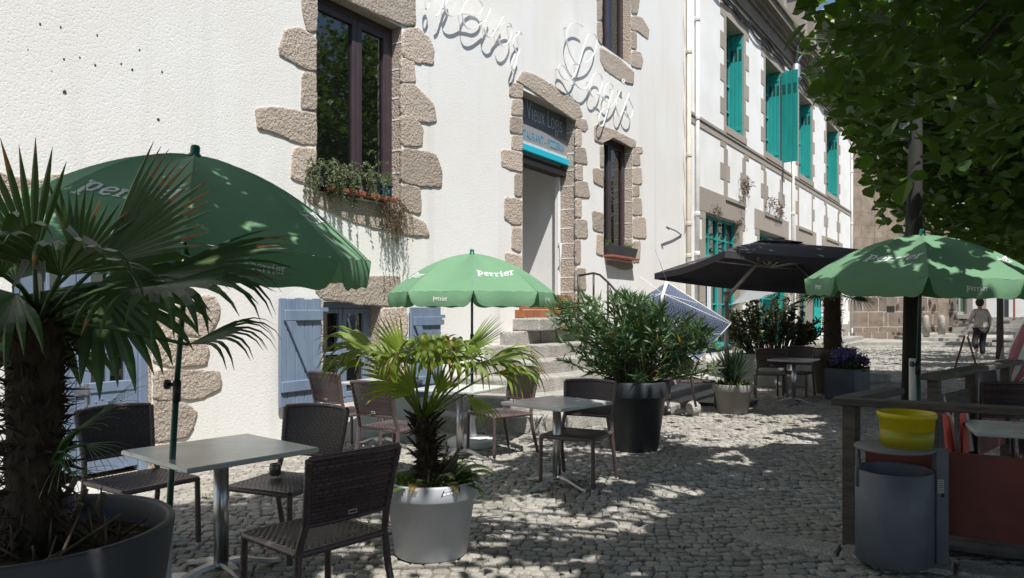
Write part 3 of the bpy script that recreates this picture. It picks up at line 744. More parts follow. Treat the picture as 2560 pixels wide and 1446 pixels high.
# pipes, cable and hook at the corner of the house --------------------
def pipe(u, v0, v1, Y, r, m, name="downpipe", parent=None, rings=(), P=atY):
    A, B = P(u, v0, Y), P(u, v1, Y); A.x = B.x = (P(u, 500, Y)).x
    mb = MB(); mb.tube([A, B], r, 12)
    for v in rings:
        c = P(u, v, Y); mb.lathe([(r + .012, -.05), (r + .014, -.03), (r + .014, .03), (r + .012, .05)], (A.x, Y, c.z), 12)
    return obj(name, mb, m, parent)
pipe(1722, -60, 1100, -.07, .06, m_cream_pipe, parent=house, rings=(130, 388, 640, 560))
q = MB(); pts = [atY(1711 + 2 * math.sin(k * 1.3), -40 + k * 24, -.02) for k in range(27)]; q.tube(pts, .012, 5); obj("cable", q, m_white_pipe, house)
q = MB(); q.tube([atY(1704, 588, -.01), atY(1690, 578, -.10), atY(1666, 568, -.18), atY(1672, 574, -.19)], .016, 6); obj("hook", q, m_zinc, house)

# ================================================================== stair
st = thing("stone_stair", "half-round granite stair of six worn steps up to the doorway", "stair", (11.1, -1, 0))
for k in range(6):
    z1 = 1.2 - .2 * k; hw = 1.42 + .42 * k; fy = .30 + .35 * k
    out = []
    for i in range(41):
        t = math.pi * i / 40; c, s = math.cos(t), math.sin(t); e = .62
        out.append((11.1 + hw * math.copysign(abs(c) ** e, c), -fy * abs(s) ** e))
    mb = MB(); n = len(out)
    cuts = []
    prof = [(0, z1 - .2), (0, z1 - .03), (.008, z1 - .01), (.03, z1)]
    vs = []
    for dz_, z in prof:
        for x, y in out:
            sc = 1 - dz_ / hw; vs.append((11.1 + (x - 11.1) * sc + R.gauss(0, .004), y * (1 - dz_ / fy) + R.gauss(0, .004), z + (R.gauss(0, .002))))
    fs = [(r * n + i, r * n + n + i, r * n + n + i + 1, r * n + i + 1) for r in range(3) for i in range(n - 1)]
    fs.append(tuple(3 * n + i for i in range(n - 1, -1, -1)))
    mb.add(vs, fs)
    obj("step", mb, m_step, st, fix=True)
    jn = MB()
    for f in ((.3, .62), (.46, .74), (.36, .55), (.25, .5), (.4, .68), (.3, .58))[k]:
        i = int(f * 40); x, y = out[i]; jn.box((x, y - .002, z1 - .1), (.012, .01, .19))
    obj("joint", jn, m_sand, st)
lp = MB(); lp.box((11.1, -.2, 1.3), (2.1, .56, .2), bev=.02); obj("landing", lp, m_step, st)
ti = MB()
for r in range(3):
    for k in range(7):
        ti.box((X(1296) + .02 + .27 * k + (.13 if r % 2 else 0), -.015, 1.47 + .13 * r), (.262, .03, .124), bev=.004)
tag(obj("tile_plinth", ti, m_tile), "orange tiled plinth beside the doorway at the stair top", "tiles")
hr = MB()
for path in ([(1446, 800, -.55), (1446, 686, -.55)], [(1484, 790, -.75), (1484, 683, -.75)], [(1520, 800, -1.05), (1520, 706, -1.05)],
             [(1446, 690, -.55), (1484, 683, -.75), (1500, 688, -.88), (1520, 706, -1.05), (1580, 772, -1.5), (1600, 800, -1.7), (1600, 900, -1.7)]):
    hr.tube([atY(*p_) for p_ in path], .018, 8)
tag(obj("handrail", hr, m_black), "thin black iron handrail on the right of the stair", "handrail")
# raised terrace edge to the right of the stair
tr = MB(); tr.box((12.75, -1.02, .10), (6.1, 2.02, .22), bev=.015); tr.box((12.9, -1.85, .04), (6.5, .95, .12), bev=.015)
tag(obj("raised_terrace", tr, m_step), kind="structure")
# ================================================================== the long house with turquoise shutters
O2 = Vector((XR, 0, 0)); D2 = Vector((.99955, -.03, 0)).normalized(); N2 = Vector((.03, .99955, 0)).normalized()
hit2 = plane(O2, N2)
def s2(u, v=500): return (hit2(u, v) - O2).dot(D2)
def z2(u, v): return hit2(u, v).z
def P2(s, y, z): return O2 + D2 * s + N2 * y + Vector((0, 0, z))
def box2(mb, s0, s1, y0, y1, z0, z1, mi=0, bev=0.0):
    mb.box(P2((s0 + s1) / 2, (y0 + y1) / 2, (z0 + z1) / 2), (s1 - s0, y1 - y0, z1 - z0), Matrix((D2, N2, Vector((0, 0, 1)))).transposed(), mi, bev)
h2 = thing("long_house", "long white house with toothed granite quoins, turquoise shutters and moulded cornice", "house", (30, -.4, 0))
SE = s2(2128)
UP = [(s2(1815), s2(1859)), (s2(1913), s2(1952)), (s2(1997), s2(2029)), (s2(2066), s2(2095))]
zsill, zhead = z2(1838, 332), z2(1836, 62)
GF = [(s2(1763), s2(1849)), (s2(1898), s2(1962)), (s2(1998), s2(2033)), (s2(2061), s2(2101))]
zg = 4.15
holes = [(a, b, zsill, zhead) for a, b in UP] + [(a, b, .35, zg) for a, b in GF]
w = MB(); holed_wall(w, .02, SE, -.2, 11.3, holes, P2, .5, 0, 1)
w.quad(P2(.02, 0, -.2), P2(.02, 9, -.2), P2(.02, 9, 11.3), P2(.02, 0, 11.3)); w.quad(P2(SE, 0, -.2), P2(SE, 9, -.2), P2(SE, 9, 11.3), P2(SE, 0, 11.3))
obj("wall", w, [m_white_wall, m_granite2], h2)
q = MB()
bh = .46
for k, (a, b) in enumerate(UP):
    z = zsill - 2.0; i = 0
    while z < zhead + .02:
        e = min(z + bh, zhead + .3); wd = .52 if i % 2 else .2
        low = z < zsill - .3
        if not (low and k == 2 and i % 2 == 0) or True:
            box2(q, a - wd, a - .002, -.014, .03, z, e - .006); box2(q, b + .002, b + wd, -.014, .03, z, e - .006)
        if z + bh <= zsill - .28 and k != 2:          # toothed apron under the sill
            f = (zsill - .3 - z) / 1.7
            inn = .5 if f < .45 else (.34 if i % 2 else .14)
            inn = min(inn, (b - a) / 2 - .001)
            box2(q, a + .002, a + inn - .004, -.012, .03, z, e - .006); box2(q, b - inn, b - .002, -.012, .03, z, e - .006)
        z += bh; i += 1
    box2(q, a - .5, b + .5, -.016, .03, zhead + .002, zhead + .52)
    box2(q, a - .12, b + .12, -.07, .3, zsill - .2, zsill - .004)
    box2(q, a - .1, b + .1, -.06, .03, zsill - 2.1, zsill - 2.0)
sb = 0
box2(q, .04, SE - .02, -.05, .02, zsill - .28, zsill - .204)
box2(q, .04, SE - .02, -.022, .02, zsill - .46, zsill - .284)
for a, b in GF:
    box2(q, a - .55, b + .5, -.02, .03, zg + .002, zg + .62)
    z = .1; i = 0
    while z < zg:
        wd = .5 if i % 2 else .26; e = min(z + .55, zg)
        box2(q, a - wd, a - .002, -.015, .03, z, e - .006); box2(q, b + .002, b + wd, -.015, .03, z, e - .006); z += .55; i += 1
z = 0
for i in range(20):
    e = .5 + .3 * (i % 2); box2(q, SE - e, SE - .004, -.013, .03, i * .52, i * .52 + .515) if i < 4 else None
box2(q, .3, GF[0][0] - .6, -.03, .02, 0, .5); box2(q, GF[-1][1] + .6, SE - .9, -.03, .02, .0, .9)
obj("granite_dressing", q, m_granite2, h2)
q = MB()
for (y, z0, z1) in ((-.05, 10.42, 10.56), (-.10, 10.565, 10.68), (-.06, 10.685, 11.0), (-.14, 11.005, 11.12), (-.26, 11.125, 11.26), (-.42, 11.265, 11.5), (-.5, 11.505, 11.62)):
    box2(q, .04, SE, y, .2, z0, z1)
obj("cornice", q, granite("cornice_granite", (.27, .235, .20), (.19, .165, .14), (.13, .115, .10), .5, 30, .05), h2)
q = MB()
for i in range(2): pass
q.quad(P2(.02, -.35, 11.6), P2(SE, -.35, 11.6), P2(SE, 4.6, 16.5), P2(.02, 4.6, 16.5)); obj("roof", q, mat("slate", (.075, .08, .09), .5, (.05, .055, .062), 3, .4, 20), h2)
for a, b in UP:
    m = (a + b) / 2; q = MB()
    box2(q, m - 1.0, m - .62, -.2, 2, 11.63, 14); box2(q, m + .62, m + 1.0, -.2, 2, 11.63, 14)
    q.prism([P2(m - 1.2, -.3, 14.01), P2(m + 1.2, -.3, 14.01), P2(m, -.3, 15.3)], (0, 0, 0), N2 * 3)
    box2(q, m - .62, m + .62, -.1, 1.0, 11.63, 12.0)
    obj("dormer", q, m_granite2, h2)
q = MB()
for j in range(3):
    pts = []; z0 = 10.38 - .09 * j
    for k in range(60):
        s = .3 + (SE - .5) * k / 59; pts.append(P2(s, -.075, z0 + .06 * math.sin(s * 1.1 + j * 2) + .04 * math.sin(s * 3.7 + j)))
    q.tube(pts, .028, 5)
obj("cable", q, m_black, h2)
q = MB(); cs = s2(1978, 200)
for k in range(14):
    x = cs - .5 + R.random() * .45; q.tube([P2(x, -.1, 10.35), P2(x + R.gauss(0, .1), -.16, 9.9 - R.random() * .4), P2(x + .1 + R.gauss(0, .1), -.12, 9.55 + R.random() * .5)], .016, 4)
obj("cable", q, m_black, h2)
def win2(a, b, c, d, m, rows, parent, name="window", cols=2, y=.40):
    mb = MB(); fw = .08
    box2(mb, a, a + fw, y, y + .08, c, d); box2(mb, b - fw, b, y, y + .08, c, d); box2(mb, a + fw, b - fw, y, y + .079, d - fw, d); box2(mb, a + fw, b - fw, y, y + .079, c, c + fw * 1.4)
    for k in range(1, cols): x = a + (b - a) * k / cols; wd = .05 if (cols == 2 or k == cols // 2) else .02; box2(mb, x - wd, x + wd, y - .01, y + .07, c + fw, d - fw)
    for k in range(1, rows): z = c + (d - c) * k / rows; box2(mb, a + fw, b - fw, y + .005, y + .06, z - .022, z + .022)
    wn = obj(name, mb, m, parent)
    g_ = MB(); g_.quad(P2(a, y + .05, c), P2(b, y + .05, c), P2(b, y + .05, d), P2(a, y + .05, d)); gp = obj("pane", g_, m_pane, h2); gp.parent = wn
    return wn
def shutter_leaf(p0, p1, z0, z1, parent=h2):      # vertical boarded leaf between two plan points, with slots at the top
    a, b = P2(*p0, 0), P2(*p1, 0); d = (b - a); L = d.length; d.normalize(); n = Vector((d.y, -d.x, 0)); nb = 3
    mb = MB(); M_ = Matrix((d, n, Vector((0, 0, 1)))).transposed()
    for k in range(nb): mb.box(a + d * L * (k + .5) / nb + Vector((0, 0, (z0 + z1) / 2)), (L / nb - .012, .045, z1 - z0), M_, 0, .006)
    mb.box(a + d * L / 2 + Vector((0, 0, (z0 + z1) / 2)), (L - .02, .03, z1 - z0 - .01), M_)
    for zz in (z0 + .25, z1 - .25): 
        for sg_ in (-1,): mb.box(a + d * L / 2 + n * .028 * sg_ + Vector((0, 0, zz)), (L - .06, .02, .1), M_, 0, .004)
    s = obj("shutter", mb, m_turq, parent)
    sl_ = MB()
    for k in range(nb):
        for j in range(4):
            c = a + d * L * (k + .26 + .16 * j) / nb + Vector((0, 0, z1 - .62))
            for sg_ in (-1, 1): sl_.box(c + n * .0235 * sg_, (.02, .003, .36), M_)
    q_ = obj("slots", sl_, mat("slot_dark", (.008, .06, .055), .8) if "slot_dark" not in bpy.data.materials else bpy.data.materials["slot_dark"], parent); q_.parent = s
for k, (a, b) in enumerate(UP):
    win2(a, b, zsill, zhead, m_turq2, 4, h2)
    shutter_leaf((b - .04, .02), (b - .04, .40), zsill + .03, zhead - .02)
    if k == 1: shutter_leaf((b - .02, -.03), (b - .16, -.62), zsill - .04, zhead - .02)
for k, (a, b) in enumerate(GF):
    if k == 0:
        win2(a, b, .5, zg, m_turq, 6, h2, "glazed_door", 4, .18)
        q = MB(); box2(q, a, b, .12, .22, 2.9, 3.05); obj("transom", q, m_turq2, h2)
    else:
        win2(a, b, .5, zg, m_turq, 5, h2, "glazed_door" if k == 3 else "window", 2, .35)
        shutter_leaf((b - .05, -.01), (b - .05, .35), .5, zg - .05) if k != 2 else shutter_leaf((b - .03, -.03), (b + .5, -.2), .5, 2.5)
# notices behind the door glass
q = MB(); a = GF[0][0]
for (x0, z0, x1, z1, i) in ((a + .16, 2.02, a + .50, 2.42, 0), (a + .16, 1.55, a + .5, 1.95, 1), (a + .62, 1.4, a + .95, 2.4, 2)):
    q.quad(P2(x0, .165, z0), P2(x1, .165, z0), P2(x1, .165, z1), P2(x0, .165, z1), i)
obj("notice", q, [m_pane, mat("blue_paper", (.10, .33, .62), .6), mat("white_paper", (.7, .72, .72), .6)], h2)
def pipe2(u, v0, v1, m, y=-.07, r=.055, rings=(), foot=None):
    s = s2(u); a, b = z2(u, v0), z2(u, v1); mb = MB(); mb.tube([P2(s, y, a), P2(s, y, b)], r, 12)
    for v in rings: mb.lathe([(r + .01, -.06), (r + .016, -.03), (r + .016, .03), (r + .01, .06)], P2(s, y, z2(u, v)), 12)
    p_ = obj("downpipe", mb, m, h2); return s, p_
pipe2(1737, -80, 905, m_white_pipe, rings=(50, 296, 536, 635))
s, _ = pipe2(1978, 190, 850, m_white_pipe, rings=(400, 535))
q = MB(); q.lathe([(.06, -.5), (.2, -.25), (.2, -.2), (.16, -.19), (.16, .25), (.1, .3)], P2(s, -.16, 10.3), 14)
q.tube([P2(s, -.16, 10.55), P2(s - .25, -.3, 11.5)], .06, 8); q.tube([P2(s, -.16, 10.55), P2(s + .9, -.4, 11.7)], .06, 8)
obj("rain_hopper", q, m_zinc, h2)
s, _ = pipe2(2126, 310, 820, m_white_pipe, rings=(430, 560))
q = MB(); q.tube([P2(s, -.07, z2(2126, 820)), P2(s, -.07, -.1)], .075, 12); obj("pipe_shoe", q, m_zinc, h2)
q = MB(); q.tube([P2(s, -.1, 10.4), P2(s - .2, -.3, 11.2)], .06, 8); obj("rain_hopper", q, m_zinc, h2)
# tufts growing out of the aprons and the lintel
q = MB()
for (u, v, n, L) in ((1850, 462, 34, .5), (1922, 503, 22, .35), (1942, 520, 30, .4), (1788, 528, 16, .3), (1840, 552, 12, .25)):
    for k in range(n): strand(q, hit2(u + R.gauss(0, 7), v + R.gauss(0, 8)) - N2 * .05, (R.gauss(0, .3), -.5, R.uniform(-.6, .6)), L * R.uniform(.4, 1), 8, .08, 2.4, .4, stem=False)
obj("wall_tufts", q, m_dryplant, h2)
# steps along the foot of the house
q = MB(); box2(q, GF[0][0] - 1, SE, -1.2, -.03, -.05, .17); box2(q, GF[2][0] - .6, GF[3][1] + 1, -.85, -.032, .168, .34)
tag(obj("house_kerb", q, m_step), kind="structure")

# ================================================================== brown granite church wall
def ashlar(name, c1, c2, mort, bw, bh_, ms=.012, off=.5):
    m = mat(name, c1, .9, spec=.15); n, l, b = nodes_of(m)
    tc = n.new("ShaderNodeTexCoord"); sx = n.new("ShaderNodeSeparateXYZ"); cx = n.new("ShaderNodeCombineXYZ"); ad = n.new("ShaderNodeMath")
    l.new(tc.outputs["Object"], sx.inputs[0]); l.new(sx.outputs[0], ad.inputs[0]); l.new(sx.outputs[1], ad.inputs[1]); l.new(ad.outputs[0], cx.inputs[0]); l.new(sx.outputs[2], cx.inputs[1])
    wn = n.new("ShaderNodeTexNoise"); wn.inputs["Scale"].default_value = .8; l.new(cx.outputs[0], wn.inputs["Vector"])
    mxv = n.new("ShaderNodeMix"); mxv.data_type = 'VECTOR'; mxv.inputs[0].default_value = .06; l.new(cx.outputs[0], mxv.inputs[4]); l.new(wn.outputs[1], mxv.inputs[5])
    br = n.new("ShaderNodeTexBrick"); br.inputs["Scale"].default_value = 1; br.inputs["Brick Width"].default_value = bw; br.inputs["Row Height"].default_value = bh_
    br.inputs["Mortar Size"].default_value = ms; br.inputs["Mortar Smooth"].default_value = .2; br.offset = off; br.inputs["Bias"].default_value = 0
    br.inputs["Color1"].default_value = (*c1, 1); br.inputs["Color2"].default_value = (*c2, 1); br.inputs["Mortar"].default_value = (*mort, 1)
    l.new(mxv.outputs[1], br.inputs["Vector"])
    t = n.new("ShaderNodeTexNoise"); t.inputs["Scale"].default_value = 1.6; t.inputs["Detail"].default_value = 9; t.inputs["Roughness"].default_value = .7; l.new(tc.outputs["Object"], t.inputs["Vector"])
    mr = n.new("ShaderNodeMapRange"); mr.inputs[1].default_value = .3; mr.inputs[2].default_value = .75; mr.inputs[3].default_value = .6; mr.inputs[4].default_value = 1.3; l.new(t.outputs[0], mr.inputs[0])
    hs = n.new("ShaderNodeHueSaturation"); l.new(br.outputs[0], hs.inputs["Color"]); l.new(mr.outputs[0], hs.inputs["Value"]); l.new(hs.outputs[0], b.inputs["Base Color"])
    bp = n.new("ShaderNodeBump"); bp.inputs["Strength"].default_value = .6; bp.inputs["Distance"].default_value = .04
    a2 = n.new("ShaderNodeMath"); a2.operation = 'SUBTRACT'; l.new(t.outputs[0], a2.inputs[0]); l.new(br.outputs[1], a2.inputs[1]); l.new(a2.outputs[0], bp.inputs["Height"]); l.new(bp.outputs[0], b.inputs["Normal"])
    return m
m_ash_hi = ashlar("brown_ashlar", (.30, .245, .195), (.245, .20, .16), (.20, .17, .14), 1.15, .62)
m_ash_lo = ashlar("mortared_ashlar", (.235, .19, .15), (.16, .135, .115), (.46, .41, .35), .85, .72, .02, .35)
O3 = P2(SE + .05, 0, 0); D3 = cvec(1, .22).normalized(); N3 = Vector((-D3.y, D3.x, 0))
ch = thing("church", "tall brown granite ashlar church wall with pale pointing at its foot", "church", O3, math.atan2(D3.y, D3.x))
def lb(mb, x0, x1, y0, y1, z0, z1, mi=0): mb.box(((x0 + x1) / 2, (y0 + y1) / 2, (z0 + z1) / 2), (x1 - x0, y1 - y0, z1 - z0), None, mi)
q = MB(); lb(q, 0, 1.9, 0, 1, 3.4, 15); lb(q, 1.9, 6.6, .5, 1.2, 3.4, 15); lb(q, 1.35, 1.9, -.02, .5, 3.4, 15)
obj("wall", q, m_ash_hi, ch, world=False)
q = MB(); lb(q, -.02, 2.0, -.06, 1, -.1, 3.4); lb(q, 2.0, 6.6, .3, 1.2, -.1, 3.4); lb(q, -.1, 6.7, -.35, .2, -.1, .45); obj("base_courses", q, m_ash_lo, ch, world=False)
q = MB(); lb(q, 1.72, 1.86, -.12, -.02, 6.6, 8.7); obj("white_pipe", q, m_white_pipe, ch, world=False)
q = MB(); lb(q, 2.3, 2.75, .28, .4, 1.5, 1.8); obj("vent", q, m_blackgap, ch, world=False)
# far end of the square ------------------------------------------------
PF = lambda u, v, t=44: atT(u, v, t)
def fwall(u0, u1, z0, z1, t0, t1=None, th=.4):
    a, b = atT(u0, HV, t0), atT(u1, HV, t1 or t0); d = (b - a).normalized(); n = Vector((-d.y, d.x, 0))
    return a, b, d, n
fh = thing("far_house", "white house with a green shuttered window at the far end of the square", "house", atT(2460, 820, 46))
a, b, d, n = fwall(2362, 2900, 0, 9, 46, 40)
L = (b - a).length; q = MB()
Pf = lambda s, y, z: Vector((a.x, a.y, 0)) + d * s + n * y + Vector((0, 0, z))
sF = lambda u: ((plane(Vector((a.x, a.y, 0)), n)(u, 780)) - Vector((a.x, a.y, 0))).dot(d)
wa, wb = sF(2379), sF(2416); da, db = sF(2497), sF(2522)
holed_wall(q, 0, L, -.2, 9, [(wa, wb, 1.35, 3.6), (da, db, .4, 3.4)], Pf, .25, 0, 1); obj("wall", q, [m_white_wall, m_granite2], fh)
def boxf(mb, s0, s1, y0, y1, z0, z1, mi=0): mb.box(Pf((s0 + s1) / 2, (y0 + y1) / 2, (z0 + z1) / 2), (s1 - s0, y1 - y0, z1 - z0), Matrix((d, n, Vector((0, 0, 1)))).transposed(), mi)
q = MB(); boxf(q, wa, wb, .2, .24, 1.35, 3.6); obj("pane", q, m_pane, fh)
q = MB()
for x in (wa, (wa + wb) / 2 - .04, wb - .1): boxf(q, x, x + .1, .1, .2, 1.35, 3.6)
boxf(q, wa, wb, .101, .199, 1.35, 1.5); boxf(q, (wa + wb) / 2, wb - .1, .12, .17, 1.5, 3.6, 1); obj("window_frame", q, [mat("pale_green", (.42, .50, .46), .5), mat("green_shutter", (.10, .17, .08), .6)], fh)
q = MB(); boxf(q, wa - .2, wb + .2, -.12, .1, 1.1, 1.34); boxf(q, sF(2418), sF(2432), -.03, .05, 0, 5); boxf(q, sF(2455), sF(2466), -.03, .05, 0, 5); boxf(q, sF(2396), sF(2416), -.2, .0, .35, .75); obj("granite_dressing", q, m_granite2, fh)
q = MB(); boxf(q, da, db, .15, .2, .4, 3.4); obj("door", q, mat("grey_door", (.22, .23, .26), .6), fh)
q = MB(); boxf(q, sF(2534), sF(2538), -.02, .05, 0, 6); obj("corner_strip", q, m_terracotta, fh)
fs_ = thing("far_steps", "dark flight of stone steps before the white house at the far end", "steps", atT(2515, 860, 38))
q = MB()
for k in range(5):
    p0 = atT(2480, 800, 40 - .7 * k); q.box((p0.x + .6, p0.y, .45 + .68 - .17 * k), (3.4, .8, .17), Matrix.Rotation(math.atan2(d.y, d.x), 3, 'Z'))
    q.box((p0.x + .6, p0.y, .25), (3.4, .8, .5 + .5 - .17 * k), Matrix.Rotation(math.atan2(d.y, d.x), 3, 'Z')) if k == 9 else None
obj("treads", q, m_step, fs_)
pr = thing("granite_portal", "grey granite portal pier with a dark doorway left of the white house", "portal", atT(2345, 850, 40))
q = MB()
for (u0, u1, t) in ((2334, 2361, 40), (2300, 2312, 41)):
    p0, p1 = atT(u0, 780, t), atT(u1, 780, t); q.box(((p0.x + p1.x) / 2, (p0.y + p1.y) / 2, 4), ((p1 - p0).length, .8, 8), Matrix.Rotation(math.atan2((p1 - p0).y, (p1 - p0).x), 3, 'Z'))
obj("pier", q, m_ash_hi, pr)
q = MB(); p0, p1 = atT(2312, 780, 41.3), atT(2334, 780, 41.3); q.box(((p0.x + p1.x) / 2, (p0.y + p1.y) / 2, 2), ((p1 - p0).length, .1, 4), Matrix.Rotation(math.atan2((p1 - p0).y, (p1 - p0).x), 3, 'Z')); obj("door", q, mat("dark_green_door", (.02, .04, .04), .5), pr)
for (u, lab) in ((2315, "pale round-headed stone bollard left of the dark doorway"), (2354, "pale stone bollard standing before the granite pier")):
    c = atT(u, 780, 36); q = MB(); q.lathe([(.16, 0), (.15, .75), (.13, .9), (.07, .98), (0, 1.0)], (c.x, c.y, .35), 12); tag(obj("bollard", q, m_step), lab, "bollard", "stone bollards at the far steps")
# kerbs and low steps across the far square
q = MB()
for (u0, u1, t0, t1, z0, z1) in ((2132, 2480, 33.5, 33.5, -.1, .14), (2290, 2480, 35.2, 34.6, .1, .28), (2296, 2420, 36, 35.6, .2, .42)):
    p0, p1 = atT(u0, 780, t0), atT(u1, 780, t1); dd = (p1 - p0).normalized(); nn = Vector((-dd.y, dd.x, 0)); c = (p0 + p1) / 2 + nn * 2
    q.box((c.x, c.y, (z0 + z1) / 2), ((p1 - p0).length, 4, z1 - z0), Matrix((dd, nn, Vector((0, 0, 1)))).transposed())
tag(obj("far_pavement", q, m_step), kind="structure")

# ================================================================== lime trees
BND = [(-60, 1975), (0, 1988), (130, 1998), (200, 2015), (250, 2030), (300, 2110), (400, 2138), (480, 2160), (560, 2195), (600, 2250), (640, 2420), (690, 2570), (720, 2620)]
def bound(v):
    for (a, ua), (b, ub) in zip(BND, BND[1:]):
        if a <= v <= b: return ua + (ub - ua) * (v - a) / (b - a)
    return 99999
def keeps(p):
    """leaves stay out of the open view over the terrace, and out of the gaps that let the sun through"""
    u, v, t = to_px(p)
    if t > .1 and -60 < v < 1500 and -80 < u < 2700:
        lim = bound(v) + 46 * noise.noise(Vector((p[0] * 1.6, p[1] * 1.6, p[2] * 2.2))) + (10 if t > 8 else 0)
        if u < lim or (v > 690): return False
    if t > .1 and t < 3.2 and v > -300 and -200 < u < 2700: return False
    k = SUN.x / SUN.z, SUN.y / SUN.z
    def at(z): return p[0] - (p[2] - z) * k[0], p[1] - (p[2] - z) * k[1]
    x, y = at(0)
    n = noise.noise(Vector((x * 1.3, y * 1.3, 5)))
    xl, yl = at(1.95)
    if y > -.9 and x < 19: return False
    xp, yp = at(1.15)
    if (xp - 3.72) ** 2 + (yp + 3.3) ** 2 < .55: return R.random() < .06     # the young palm stands in a gap of sun
    if (xl - 2.55) ** 2 + (yl + 2.75) ** 2 < 1.25: return R.random() < .97     # thick over the foreground umbrella
    if y > (-1.25 if x < 3.9 else -2.05) + .4 * n and x < 19 : return False                # the strip along the house is in full sun
    x8, y8 = at(.85)
    if 3.1 < x8 < 4.7 and -3.75 < y8 < -1.9 and R.random() < .93: return False
    if 8.3 < x + n < 11.6 and -4.5 < y + n * .8 < -2.0 and R.random() < .96: return False
    if 3.0 < x < 6.3 and -4.3 < y < -2.0 and n > -.08 and R.random() < .96: return False
    xo, yo = at(1.45)
    if 6.7 < xo < 8.7 and -3.9 < yo < -2.2 and R.random() < .7: return False
    if 14 < x < 19 and -4.0 < y < 0 and n > .05 and R.random() < .8: return False
    if x > 21 and y > -4.8 + n and R.random() < .9: return False
    if x > 19.5 and y > -9.5 and noise.noise(Vector((x * .42, y * .25, 2))) > -.05 and R.random() < .9: return False
    if x > 33 and R.random() < .35: return False
    xu, yu = at(2.1)
    if 6.7 < xu < 8.6 and -6.9 < yu < -4.8 and noise.noise(Vector((xu * 3.2, yu * 3.2, 9))) > -.05: return False
    return True
def lime_leaf(mb, p, L, tilt):
    a = R.uniform(0, 6.283); n = Vector((math.cos(a) * tilt, math.sin(a) * tilt, 1)).normalized()
    d = n.orthogonal().normalized(); d = Matrix.Rotation(R.uniform(0, 6.28), 3, n) @ d
    if R.random() < .75 and d.z > 0: d = -d
    s = n.cross(d); w = L * .46; f = n * L * .10
    mb.add([p, p + d * L * .12 + s * w * .75 + f * .8, p + d * L * .5 + s * w + f, p + d * L * .82 + s * w * .5 + f * .4, p + d * L, p + d * L * .82 - s * w * .5 + f * .4, p + d * L * .5 - s * w + f, p + d * L * .12 - s * w * .75 + f * .8, p + d * L * .5],
           [(0, 8, 2, 1), (8, 4, 3, 2), (0, 7, 6, 8), (8, 6, 5, 4)])
def lime_tree(x, y, label, cx, cy, rx, ry, z0, z1, ncl, lpc, L=.135, tr=.17, spread=.34):
    t = thing("lime_tree", label, "tree", (x, y, 0), group="pollarded lime trees along the terrace")
    tk = MB(); tk.tube([(x, y, -.05), (x + .02, y, .4), (x, y, 1.6), (x + .03, y + .02, z0 + .4), (cx, cy, (z0 + z1) / 2)], [tr * 1.35, tr * 1.05, tr * .95, tr * .9, tr * .4], 12)
    obj("trunk", tk, m_bark, t)
    br = MB(); lf = MB(); zc = (z0 + z1) / 2; hz = (z1 - z0) / 2
    for k in range(ncl):
        while True:
            q = Vector((R.uniform(-1, 1), R.uniform(-1, 1), R.uniform(-1, 1)))
            if .15 < q.length < 1: break
        e = abs(q.z) ** 1.0
        c = Vector((cx + q.x * rx, cy + q.y * ry, zc + hz * q.z)); 
        c += Vector((0, 0, .25 * noise.noise(c * .8)))
        if k % 9 == 0 and keeps(c):
            m0 = Vector((x + (cx - x) * .6, y + (cy - y) * .6, z0 + .5 + R.random())); m1 = m0.lerp(c, .55) + Vector((0, 0, .25))
            ok_ = all(keeps(m0.lerp(m1, i / 5)) or to_px(m0.lerp(m1, i / 5))[0] > 2560 or to_px(m0.lerp(m1, i / 5))[1] < 0 for i in range(6))
            if ok_: br.tube([m0, m1, c], [.05, .03, .008], 5)
        dn = Vector((q.x * .4, q.y * .4, -.55)).normalized()
        for j in range(lpc):
            p = c + dn * R.uniform(-.2, .5) + Vector((R.gauss(0, spread), R.gauss(0, spread), R.gauss(0, spread * .55)))
            if keeps(p): lime_leaf(lf, p, L * R.uniform(.5, 1.25), R.choice((.35, .5, 1.4)))
    if br.v: obj("branches", br, m_bark, t)
    obj("crown", lf, m_leaf, t)
    return t
lime_tree(4.4, -8.6, "near lime tree whose low crown hangs in over the terrace", 3.4, -7.0, 4.7, 4.3, 2.75, 6.2, 1800, 26, .125)
lime_tree(-3.5, -9.5, "lime tree behind the viewpoint, reflected in the tall window", -3.0, -8.6, 4.2, 3.6, 2.9, 7, 500, 18, .18)
lime_tree(11.6, -9.0, "second lime tree beyond the red panelled terrace", 12.0, -7.9, 4.6, 3.8, 2.65, 6.6, 1900, 26, .15)
lime_tree(20.0, -9.6, "third lime tree with dense shade under it", 20.2, -8.6, 4.8, 4.0, 2.7, 10.5, 1400, 19, .19)
c = atT(2500, 780, 24); lime_tree(c.x, c.y, "far lime tree whose thin trunk stands right of the waiter", c.x + .5, c.y - .8, 5.0, 4.4, 3.1, 10, 1000, 18, .21, tr=.095)
c = atT(2760, 780, 32); lime_tree(c.x, c.y, "farthest lime tree closing the right of the square", c.x, c.y, 6.5, 6.0, 3.2, 9, 900, 18, .26)
lime_tree(15.9, -9.4, "lime tree between the second and third along the square", 16.2, -8.6, 4.2, 3.6, 2.65, 9.5, 1300, 20, .17)
# background foliage bank on the right
hb_ = MB()
for k in range(16000):
    u = R.uniform(2170, 3300); t = R.uniform(14, 27); p = atT(u, 780, t); p.z = R.uniform(2.6, 9.5)
    if keeps(p): lime_leaf(hb_, p, R.uniform(.16, .32), 1)
tag(obj("distant_foliage", hb_, m_leaf), "dark mass of further tree foliage behind the lime trees", "foliage", kind="stuff")
